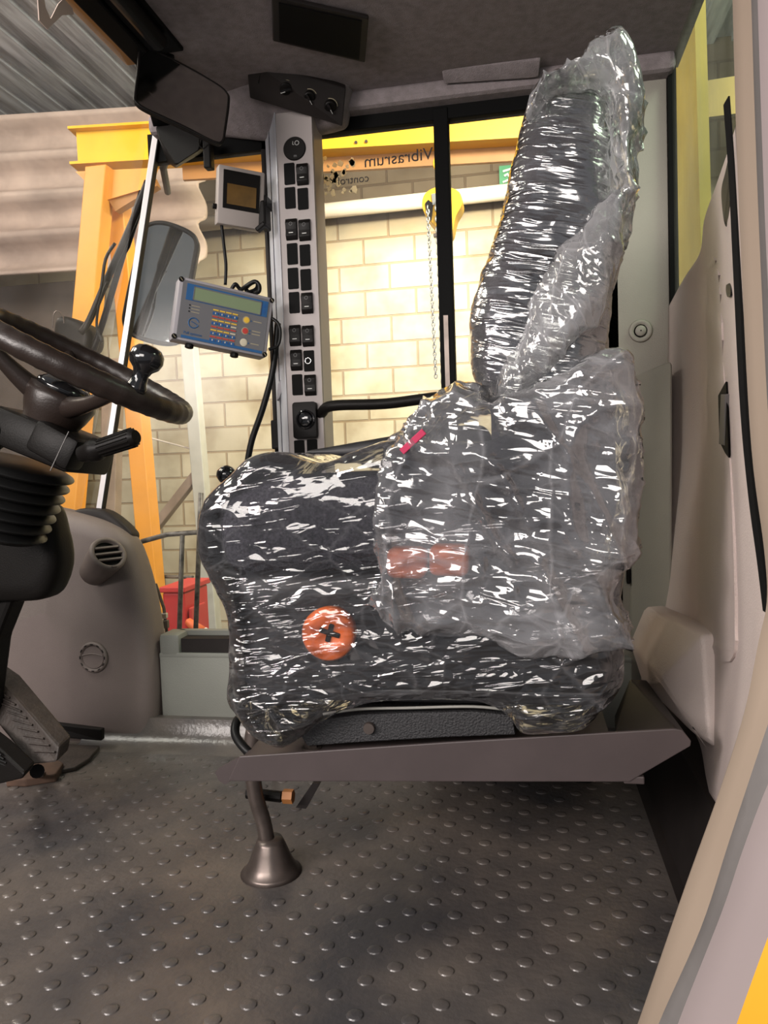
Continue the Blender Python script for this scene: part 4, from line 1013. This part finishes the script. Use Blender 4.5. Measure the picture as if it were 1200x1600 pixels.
# ================================================================== TERMINAL, MONITOR, MIRRORS
class Quad:
    def __init__(s, TL, TR, BL):
        s.o = Vector(tuple(TL)); s.x = Vector(tuple(TR))-s.o; s.w = s.x.length; s.x.normalize()
        z = s.o-Vector(tuple(BL)); s.z = (z-s.x*z.dot(s.x)); s.h = s.z.length; s.z.normalize(); s.n = s.x.cross(s.z)
        if s.n.y > 0: s.n = -s.n
        s.R = Matrix((s.x, -s.n, s.z)).transposed()
    def p(s, u, v, off=0.0): return s.o+s.x*(u*s.w)-s.z*(v*s.h)+s.n*off
    def box(s, u0, u1, v0, v1, o0, o1, bev=0.0):
        return box(s.p((u0+u1)/2, (v0+v1)/2, (o0+o1)/2), ((u1-u0)*s.w, abs(o1-o0), (v1-v0)*s.h), s.R, bev)
Q = Quad(PY(281, 431, 1.80), PY(428, 466, 1.935), PY(270, 529, 1.79))
tm = thing('weighing_terminal', 'grey and blue terminal box with a green display and a coloured keypad', 'terminal', Q.p(0.5, 1))
add('case', Q.box(0, 1, 0, 1, -0.062, 0, 0.004), 'box_grey', tm, auto=40)
add('faceplate', Q.box(0.04, 0.96, 0.045, 0.96, 0, 0.0015), 'box_face', tm)
add('blue_band', Q.box(0.085, 0.945, 0.085, 0.345, 0.0015, 0.0025), 'box_blue', tm)
ds_ = add('display', Q.box(0.165, 0.865, 0.13, 0.32, 0.0025, 0.0035), 'lcd_green', tm)
add('display_frame', join(Q.box(0.155, 0.875, 0.112, 0.13, 0.0025, 0.0042), Q.box(0.155, 0.875, 0.32, 0.335, 0.0025, 0.0042), Q.box(0.155, 0.165, 0.112, 0.335, 0.0025, 0.0042), Q.box(0.865, 0.875, 0.112, 0.335, 0.0025, 0.0042)), 'box_face', tm)
add('bottom_stripe', Q.box(0.085, 0.945, 0.91, 0.955, 0.0015, 0.0022), 'box_blue', tm)
for v in (0.17, 0.26):
    add('blue_icon', lathe([(0.005, 0), (0.005, 0.0008)], Q.p(0.905, v, 0.0025), Q.n, 16), 'key_blue', tm)
for u, v in ((0.02, 0.045), (0.98, 0.045), (0.02, 0.955), (0.98, 0.955)):
    s_ = add('corner_screw', lathe([(0.0065, 0), (0.0065, 0.0025), (0.0, 0.003)], Q.p(u, v, -0.0005), Q.n, 18), 'black_plastic', tm)
    add('slot', box(Q.p(u, v, 0.003), (0.009, 0.001, 0.0012), Q.R @ Matrix.Rotation(0.8, 3, 'Y')), 'print_tan', s_)
cols_ = ['key_yellow', 'key_blue', 'key_red', 'key_yellow', 'key_blue', 'key_red', 'key_yellow', 'key_blue', 'key_red', 'key_blue']
for r in range(10):
    for c_ in range(4):
        u = 0.405+c_*0.068; v = 0.41+r*0.054
        m_ = 'key_white' if (c_ == 3 and r in (4, 6)) else cols_[r]
        if c_ == 3 and r < 2: m_ = 'key_blue' if r else 'key_yellow'
        hh = 0.040 if m_ in ('key_blue',) else 0.020
        add('key', Q.box(u-0.029, u+0.029, v-hh/2, v+hh/2, 0.0015, 0.0030), m_, tm)
        if m_ == 'key_blue': add('key_mark', Q.box(u-0.006, u+0.004, v-0.013, v+0.013, 0.003, 0.0034), 'key_white', tm)
for v, m_ in ((0.46, 'key_yellow'), (0.64, 'key_red'), (0.83, 'key_white')):
    b_ = add('round_button', lathe([(0.0075, 0), (0.0075, 0.002), (0.0, 0.0024)], Q.p(0.735, v, 0.0015), Q.n, 20), m_, tm, auto=40)
    add('button_ring', lathe([(0.0098, 0), (0.0098, 0.001), (0.0078, 0.0012)], Q.p(0.735, v, 0.0015), Q.n, 20), 'key_white' if m_ == 'key_white' else 'print_tan', b_)
for v in (0.42, 0.47, 0.52):
    add('status_light', lathe([(0.0018, 0), (0.0018, 0.001)], Q.p(0.135, v, 0.0015), Q.n, 8), 'black_plastic', tm)
    add('printed_line', Q.box(0.155, 0.24, v-0.006, v+0.006, 0.0015, 0.0019), 'print_tan', tm)
for v in (0.46, 0.62, 0.67, 0.83):
    add('status_light', lathe([(0.0018, 0), (0.0018, 0.001)], Q.p(0.785, v, 0.0015), Q.n, 8), 'box_blue', tm)
    add('printed_line', Q.box(0.81, 0.90, v-0.014, v+0.002, 0.0015, 0.0019), 'print_tan', tm)
cc = Q.p(0.195, 0.69, 0.002)
add('logo', join(tube([cc+(Q.x*cos(radians(t))+Q.z*sin(radians(t)))*0.0125 for t in range(20, 345, 12)], 0.0013, 5), tube([cc+Q.x*-0.006+Q.z*0.003, cc+Q.x*0.0+Q.z*0.001, cc+Q.x*0.011-Q.z*0.004], 0.0009, 5)), 'box_blue', tm)
add('logo_text', text_geo('Pull systems', 0.0095, Q.p(0.20, 0.865, 0.0018), Q.x, Q.z), 'box_blue', tm)
for u in (0.2, 0.68):
    add('cable_gland', lathe([(0.008, 0), (0.011, 0.002), (0.011, 0.010), (0.007, 0.012)], Q.p(u, 1.0, -0.03), -Q.z, 12), 'black_plastic', tm)
add('mount', box(Q.p(0.8, 0.5, -0.09), (0.05, 0.10, 0.04), Q.R, 0.005), 'black_plastic', tm)

Q2 = Quad(PY(344, 257, 1.90), PY(411, 270, 1.965), PY(336, 341, 1.90))
mn = thing('camera_monitor', 'small beige video monitor with an amber screen beside the switch pillar', 'monitor', Q2.p(0.5, 1))
add('case', join(Q2.box(-0.03, 1.05, -0.01, 1.08, -0.035, 0, 0.004)), 'monitor_beige', mn, auto=40)
add('screen_frame', Q2.box(0.08, 0.93, 0.07, 0.78, 0.0, 0.003, 0.001), 'black_plastic', mn)
add('screen', Q2.box(0.17, 0.85, 0.32, 0.70, 0.003, 0.004), 'monitor_screen', mn)
add('side_knob', lathe([(0.007, -0.004), (0.007, 0.010), (0.0, 0.011)], Q2.p(-0.03, 0.75, -0.015), -Q2.x, 14), 'black_plastic', mn)
add('swivel_bracket', join(box(PY(413, 338, 1.99), (0.022, 0.05, 0.07), None, 0.005), box(PY(408, 355, 1.97), (0.03, 0.02, 0.012), frame3((1, 0, 0.7)), 0.003), box(PY(417, 318, 2.0), (0.015, 0.05, 0.03), None, 0.003)), 'black_plastic', mn)

def mirror(name, label, pts, y_of, frame_w, facemat, depth):
    P = [Vector(tuple(PY(a_, b_, y_of(a_, b_)))) for a_, b_ in pts]
    P = [Vector(tuple(v)) for v in crom([tuple(p) for p in P], 6, True)]
    cen = sum(P, Vector())/len(P); nn = Vector()
    for i in range(len(P)): nn += (P[i]-cen).cross(P[(i+1) % len(P)]-cen)
    nn.normalize()
    if nn.y > 0: nn = -nn
    r = thing(name, label, 'mirror', cen)
    add('housing', prism([p-nn*0.0 for p in P], -nn*depth, 0.004), 'black_plastic', r, auto=40)
    add('rim', tube(P, frame_w, 8, True), 'black_plastic', r, smooth=True)
    inn = [p+(cen-p).normalized()*frame_w*0.9+nn*0.001 for p in P]
    add('glass', prism(inn, nn*0.002), facemat, r)
    return r, nn, cen
mirror('interior_mirror', 'wide black-framed interior mirror hanging tilted from the front roof corner',
       [(222, 76), (238, 79), (290, 104), (338, 132), (354, 146), (357, 160), (351, 205), (347, 222), (335, 222), (290, 200), (230, 172), (213, 160), (211, 150), (216, 110), (218, 84)],
       lambda a_, b_: 1.70+0.0009*(a_-210)-0.0003*(b_-75), 0.0035, 'mirror_dim', 0.014)
em, _, _ = mirror('exterior_mirror', 'tall rounded exterior mirror outside the side window behind the terminal',
       [(238, 350), (262, 350), (296, 364), (307, 380), (303, 410), (290, 480), (281, 528), (268, 537), (240, 534), (206, 522), (195, 505), (197, 480), (212, 410), (226, 362)],
       lambda a_, b_: 2.34, 0.008, 'mirror_face', 0.03)

add('mount_arm', tube([PY(262, 300, 2.40), PY(255, 262, 2.2), PY(262, 244, 2.13)], 0.011, 10), 'black_plastic', em)
# wipers and motor outside the windscreen
wa = thing('windscreen_wiper', 'upper thick black wiper arm outside the windscreen beside the corner strip', 'wiper', PY(130, 540, 2.2))
add('arm', tube(crom([PY(*q, 2.2) for q in ((232, 284), (216, 325), (196, 372), (168, 435), (140, 500), (126, 520))], 4), [0.013]*5+[0.011]*16, 8), 'black_plastic', wa, smooth=True)
add('hose', tube(crom([PY(*q, 2.17) for q in ((180, 380), (165, 405), (158, 450), (148, 480), (130, 520))], 4), 0.005, 8), 'black_rubber', wa, smooth=True)
wb = thing('windscreen_wiper', 'lower long black wiper blade arm reaching down behind the steering wheel', 'wiper', PY(146, 555, 2.22))
add('arm', tube(crom([PY(*q, 2.22) for q in ((224, 300), (203, 365), (190, 405), (168, 480), (145, 552))], 4), [0.014]*7+[0.010]*10, 8), 'black_plastic', wb, smooth=True)
add('blade', tube(crom([PY(*q, 2.19) for q in ((168, 440), (156, 470), (151, 510), (160, 535))], 4), 0.004, 8), 'black_rubber', wb, smooth=True)
wm = thing('wiper_motor', 'black wiper motor housing with wire clip seen through the windscreen', 'motor', PY(110, 550, 2.2))
add('body', soft([(outline([(83, 500), (95, 492), (120, 500), (136, 512), (140, 530), (132, 548), (100, 545), (82, 535)], 2.2, 4), 2.25, 0.05, 0.02)], 0.006, 2), 'black_plastic', wm, smooth=True)
add('wire_clip', tube(crom([PY(*q, 2.2) for q in ((82, 512), (84, 492), (90, 486), (98, 494), (100, 505))], 4), 0.002, 6), 'steel_dark', wm)

# cables and little fittings
solo('cable', tube(crom([PY(346, 350, 1.93), PY(350, 385, 1.93), PY(353, 415, 1.93), PY(352, 445, 1.93)], 6), 0.0045, 8), 'black_rubber', 'thin black cable dropping from the monitor to the terminal', 'cable', smooth=True)
solo('cable', tube(crom([PY(434, 505, 1.97), PY(430, 550, 1.97), PY(424, 590, 1.97), PY(410, 640, 1.97), PY(393, 690, 1.96), PY(384, 740, 1.95)], 6), 0.0085, 10), 'black_rubber', 'thick black cable curving down left of the switch pillar', 'cable', smooth=True)
solo('cable', tube(crom([PY(424, 497, 1.94), PY(434, 505, 1.94), PY(438, 520, 1.94), PY(434, 540, 1.94), PY(420, 546, 1.93)], 6), 0.0045, 8), 'black_rubber', 'short black cable looping out of the right side of the terminal', 'cable', smooth=True)
cl = [PY(362, 452, 1.93), PY(368, 444, 1.93), PY(376, 452, 1.94), PY(386, 446, 1.93), PY(398, 440, 1.93), PY(405, 446, 1.93), PY(404, 456, 1.93), PY(394, 458, 1.95), PY(384, 452, 1.95), PY(392, 443, 1.96), PY(402, 441, 1.97), PY(400, 452, 1.96), PY(385, 458, 1.93)]
solo('cable', tube(crom(cl, 6), 0.0055, 8), 'black_rubber', 'coiled bundle of black cable on top of the terminal', 'cable', smooth=True)
solo('roof_clip', join(bb(PY(321, 240, 2.05)[0], PY(333, 240, 2.05)[0], 2.03, 2.06, PY(327, 266, 2.05)[2], PY(327, 222, 2.05)[2], 0.004), tube(crom([PY(312, 215, 2.03), PY(311, 226, 2.03), PY(318, 232, 2.03), PY(325, 226, 2.03)], 4), 0.002, 6)), 'black_plastic', 'small black clip hanging from the roof edge above the terminal', 'clip')
lv = thing('control_lever', 'small black ball-topped lever just behind the seat cushion front', 'lever', PY(372, 800, 1.78))
add('ball', lathe([(0.0, 0.025), (0.012, 0.022), (0.021, 0.012), (0.025, 0.0), (0.021, -0.012), (0.012, -0.022), (0.0, -0.025)], PY(354, 742, 1.78), (1, 0, -0.15), 24), 'black_gloss', lv, smooth=True)
add('stem', tube(crom([PY(362, 741, 1.78), PY(376, 742, 1.78), PY(390, 770, 1.78), PY(400, 900, 1.82), PY(410, 1000, 1.86), (-0.66, 1.86, 0.0)], 5), 0.009, 10), 'black_plastic', lv, smooth=True)
solo('grab_rail', tube(crom([PY(494, 655, 2.06), PY(503, 645, 2.0), PY(520, 634, 1.97), PY(600, 631, 1.97), PY(672, 622, 1.97), PY(800, 606, 1.97)], 6), 0.0145, 12), 'black_plastic', 'black horizontal grab rail across the lower side window', 'grab rail', smooth=True)

# ================================================================== SEAT PLATFORM
pp = thing('seat_platform', 'brown-grey folded steel platform carrying the seat, with a turned-down front lip', 'seat platform', (-0.1, 1.45, 0.0))
lipp = [PY(*q, 1.15) for q in ((356, 1221), (374, 1182), (700, 1160), (1052, 1139), (1066, 1141), (1080, 1158), (1079, 1166), (990, 1218), (984, 1222))]
add('lip', prism(lipp, (0, 0.006, 0), 0.0015), 'plate_steel', pp)
add('corner_fold', prism([PY(*q, 1.152) for q in ((336, 1207), (341, 1201), (374, 1183), (360, 1221), (352, 1226), (342, 1220))], (0, 0.006, 0)), 'plate_steel', pp)
za = PY(374, 1184, 1.15)[2]; xa = PY(374, 1184, 1.15)[0]; zb_ = PY(1000, 1142, 1.15)[2]
add('deck', prism([(xa, 1.156, za-0.004), (0.10, 1.156, za+0.020), (0.13, 1.156, za+0.016), (0.13, 1.156, za+0.008), (xa, 1.156, za-0.010)], (0, 0.75, 0)), 'plate_steel', pp)
add('side_upstand', hull([PY(1060, 1141, 1.156), PY(985, 1060, 1.45), PY(1010, 1062, 1.75), PY(960, 1150, 1.2), PY(960, 1120, 1.8), PY(1075, 1150, 1.2)], 0.004), 'kick_rubber', pp)
add('folded_foot', box(PY(990, 1217, 1.158), (0.03, 0.012, 0.012), None, 0.002), 'plate_steel', pp)
add('pedestal', bb(-0.25, 0.15, 1.84, 1.96, 0.0, za, 0.01), 'seal_black', pp)
add('hose_loop', tube(crom([PY(404, 1186, 1.20), PY(385, 1172, 1.2), PY(368, 1148, 1.22), PY(372, 1124, 1.25), PY(392, 1116, 1.3)], 6), 0.008, 10), 'black_rubber', pp, smooth=True)

fl_ = thing('floor_lever', 'bent steel lever rising from a grey cone boot under the seat platform', 'lever', PZ(424, 1368, 0))
cbt = Vector(tuple(PZ(424, 1362, 0)))
add('rod', tube(crom([cbt+Vector((-0.004, 0, 0.045)), cbt+Vector((-0.012, 0, 0.10)), cbt+Vector((-0.022, -0.01, 0.16)), cbt+Vector((-0.022, -0.02, 0.24)), cbt+Vector((-0.015, -0.02, 0.29))], 6), 0.0155, 14), 'steel_dark', fl_, smooth=True)
add('boot', lathe([(0.0, 0.068), (0.024, 0.068), (0.028, 0.060), (0.034, 0.045), (0.043, 0.022), (0.052, 0.006), (0.060, 0.001)], cbt, (0, 0, 1), 32), 'steel_dark', fl_, smooth=True)
lk = thing('linkage', 'short shaft with a brass-coloured nut under the front of the seat platform', 'linkage', PY(440, 1245, 1.4))
add('pin', tube([PY(386, 1239, 1.40), PY(440, 1245, 1.4)], 0.011, 12), 'black_plastic', lk)
add('nut', lathe([(0.014, 0), (0.014, 0.02)], PY(443, 1244, 1.4), (1, 0, 0), 6), 'rust_orange', lk)
add('arm', prism([PY(*q, 1.42) for q in ((462, 1262), (488, 1224), (500, 1224), (478, 1264))], (0, 0.02, 0)), 'kick_rubber', lk)

# ================================================================== SEAT
YS = 1.15; YC = 1.41
seat = thing('operator_seat', 'dark grey fabric operator seat with tall backrest, wrapped in clear film', 'seat', (-0.15, YC, za+0.01))
cush = outline([(320, 800), (340, 768), (395, 748), (480, 740), (600, 740), (740, 745), (900, 760), (945, 800), (945, 870), (800, 900), (600, 900), (430, 908), (350, 905), (322, 862)], YS)
add('seat_cushion', soft([(cush, YC, 0.245, 0.06)], 0.01, 3), 'fabric_seat', seat, smooth=True)
back = outline([(762, 625), (742, 575), (738, 520), (744, 455), (768, 380), (790, 300), (806, 230), (822, 165), (845, 118), (880, 95), (925, 92), (950, 110), (958, 160), (962, 260), (960, 350), (955, 430), (950, 520), (955, 620), (960, 740), (930, 790), (800, 790), (768, 740)], YS)
def bw(X, Z): return np.clip(1.0-0.22*(Z-1.0)/0.35, 0.74, 1.0)
add('backrest', soft([(back, YC, 0.235, 0.05, bw)], 0.01, 3), 'fabric_seat', seat, smooth=True)
add('side_bolster', soft([(outline([(830, 160), (880, 120), (930, 130), (945, 250), (940, 400), (930, 560), (850, 560), (800, 540), (775, 490), (800, 400), (820, 300)], YS), YC, 0.238, 0.02, bw)], 0.01, 3), 'fabric_side', seat, smooth=True)
base = outline([(352, 905), (500, 895), (700, 890), (935, 885), (955, 950), (962, 1020), (958, 1080), (900, 1098), (700, 1092), (560, 1098), (420, 1120), (372, 1102), (360, 1000)], YS)
add('suspension_cover', soft([(base, YC, 0.235, 0.03)], 0.01, 2), 'seat_black', seat, smooth=True)
add('base_rail', join(bb(PY(395, 1000, YS)[0], PY(945, 1000, YS)[0], 1.19, 1.62, PY(700, 1112, YS)[2], PY(700, 1090, YS)[2], 0.004)), 'seat_black', seat)
arc_o = [PY(*q, 1.18) for q in ((470, 1150), (500, 1126), (560, 1117), (640, 1114), (740, 1112), (800, 1118), (805, 1148), (700, 1152), (560, 1160), (480, 1166))]
add('curved_band', prism(arc_o, (0, 0.42, 0), 0.002), 'textured_band', seat)
add('band_edge', tube(crom([PY(*q, 1.176) for q in ((505, 1116), (560, 1108), (640, 1106), (740, 1104), (800, 1110))], 5), 0.0025, 6), 'seat_grey', seat, smooth=True)
add('band_bolt', lathe([(0.0, -0.006), (0.009, -0.006), (0.010, 0.0)], PY(577, 1137, 1.178), (0, 1, 0), 18), 'steel_dark', seat, auto=40)
add('foot_bolt', join(lathe([(0.012, 0), (0.012, 0.012)], PY(487, 1166, 1.2), (0, 0, 1), 6), lathe([(0.017, -0.003), (0.017, 0.0)], PY(487, 1166, 1.2), (0, 0, 1), 20)), 'steel_dark', seat)
add('grey_front_shell', soft([(outline([(314, 880), (330, 900), (350, 940), (366, 1000), (366, 1090), (376, 1112), (366, 1108), (356, 1080), (354, 990), (340, 940), (318, 900)], YS, 4), YC-0.01, 0.24, 0.008)], 0.006, 1), 'seat_grey', seat, smooth=True)
arm = outline([(612, 720), (640, 695), (760, 690), (880, 640), (950, 640), (960, 720), (960, 800), (930, 850), (860, 850), (740, 800), (640, 775)], YS)
add('armrest', soft([(arm, 1.145, 0.035, 0.02)], 0.008, 2), 'fabric_side', seat, smooth=True)
add('far_armrest', soft([(outline([(478, 706), (520, 698), (600, 684), (700, 668), (760, 668), (760, 720), (640, 722), (500, 712)], 1.66, 4), 1.66, 0.035, 0.015)], 0.007, 2), 'seat_black', seat, smooth=True)
k = add('weight_knob', lathe([(0.040, 0.03), (0.043, 0.0), (0.043, -0.010), (0.039, -0.016), (0.026, -0.018), (0.020, -0.014), (0.0, -0.014)], PY(515, 989, 1.158), (0, 1, 0), 36), 'orange_plastic', seat, smooth=True)
kc = PY(515, 989, 1.142)
add('knob_cross', join(box(kc, (0.034, 0.006, 0.008), Matrix.Rotation(0.3, 3, 'Y'), 0.002), box(kc, (0.008, 0.006, 0.030), Matrix.Rotation(0.3, 3, 'Y'), 0.002)), 'black_plastic', k)
for px, py in ((637, 878), (703, 874)):
    add('adjuster_grip', box(PY(px, py, 1.158), (0.061, 0.05, 0.048), Matrix.Rotation(0.04, 3, 'Y'), 0.012, 4), 'orange_plastic', seat, auto=60)
add('belt_webbing', box(PY(645, 690, 1.10), (0.045, 0.003, 0.010), Matrix.Rotation(-0.7, 3, 'Y'), 0.001), 'red_webbing', seat)

# ================================================================== CLEAR FILM AND BAGS
def V3(*a): return np.array(a, float)
def d_stretch(V): return 0.0016*ridge(V*V3(4, 12, 40)+V3(0, 0, 3)*V[:, :1]*2, 3)+0.0012*ridge(V*V3(12, 16, 30), 8)
filmA = outline([(312, 845), (313, 805), (328, 772), (360, 745), (392, 714), (440, 708), (500, 724), (560, 702), (620, 688), (700, 690), (850, 700), (960, 720), (985, 800), (975, 900), (968, 960), (975, 1020), (968, 1078), (935, 1115), (905, 1142), (850, 1148), (812, 1146), (790, 1112), (740, 1094), (640, 1092), (560, 1102), (512, 1122), (470, 1150), (440, 1170), (400, 1150), (370, 1115), (356, 1088), (360, 1000), (352, 950), (330, 905), (316, 880)], YS, 4)
fA = solo('stretch_film', soft([(filmA, YC, 0.288, 0.032)], 0.0065, 1, d_stretch), 'film_cushion', 'clear stretch film wound tightly round the seat cushion and base', 'plastic film', smooth=True)
def d_back(V): return 0.0022*ridge(V*V3(8, 18, 36)+V[:, :1]*V3(0, 0, 12), 5)+0.0015*ridge(V*V3(30, 30, 60), 9)
filmB = outline([(764, 618), (737, 580), (731, 520), (738, 450), (764, 372), (785, 292), (800, 222), (815, 150), (838, 104), (880, 82), (930, 80), (957, 100), (966, 160), (970, 260), (968, 350), (962, 440), (958, 530), (965, 640), (930, 700), (800, 700), (775, 660)], YS, 5)
solo('stretch_film', soft([(filmB, YC, 0.262, 0.055, bw)], 0.0065, 2, d_back), 'film_back', 'wrinkled shiny clear film round the tall backrest', 'plastic film', smooth=True)
def d_bag(V): return 0.016*crest(V*V3(8, 9, 4), 11)+0.012*crest(V*V3(18, 14, 7)+V[:, 2:]*V3(8, 0, 0), 12)+0.006*crest(V*V3(26, 24, 50), 13, 3)-0.012
bagA = outline([(590, 905), (568, 940), (606, 962), (622, 984), (700, 992), (820, 1008), (880, 1020), (940, 1022), (985, 1012), (990, 975), (978, 948), (962, 930), (978, 880), (994, 790), (1003, 720), (996, 640), (990, 590), (984, 556), (940, 548), (870, 580), (800, 606), (772, 622), (745, 604), (700, 614), (655, 640), (625, 680), (606, 740), (596, 820)], YS, 4)
solo('plastic_bag', soft([(bagA, YC, 0.315, 0.035)], 0.0055, 1, d_bag), 'film_bag', 'loose crumpled clear bag draped over the armrest and lower backrest', 'plastic bag', smooth=True)
bagT = outline([(826, 165), (832, 118), (855, 92), (895, 74), (930, 52), (958, 32), (976, 30), (988, 60), (998, 110), (1008, 180), (996, 215), (1000, 245), (992, 290), (978, 360), (968, 300), (964, 200), (955, 140), (935, 118), (880, 118), (850, 140)], YS, 4)
def d_top(V): return 0.018*crest(V*V3(16, 12, 9), 21)+0.010*crest(V*V3(34, 24, 18), 22)-0.008
solo('plastic_bag', soft([(bagT, YC-0.02, 0.24, 0.03)], 0.006, 1, d_top), 'film_bag_top', 'crumpled clear bag end sticking up over the top of the backrest', 'plastic bag', smooth=True)
bagS = outline([(966, 300), (980, 350), (968, 430), (948, 500), (900, 540), (850, 590), (800, 618), (776, 622), (780, 580), (812, 520), (850, 440), (900, 370), (945, 325)], YS, 4)
def d_s(V):
    t = (V[:, 0]*cos(0.55)-V[:, 2]*sin(0.55))[:, None]
    return 0.016*crest(np.concatenate([t*34, V[:, 1:2]*6, V[:, 2:]*3], 1), 31, 4)+0.006*crest(V*V3(40, 20, 18), 32)-0.008
solo('plastic_sleeve', soft([(bagS, YC-0.03, 0.262, 0.04)], 0.006, 1, d_s), 'film_bag_top', 'twisted length of clear film running diagonally down the side of the backrest', 'plastic film', smooth=True)
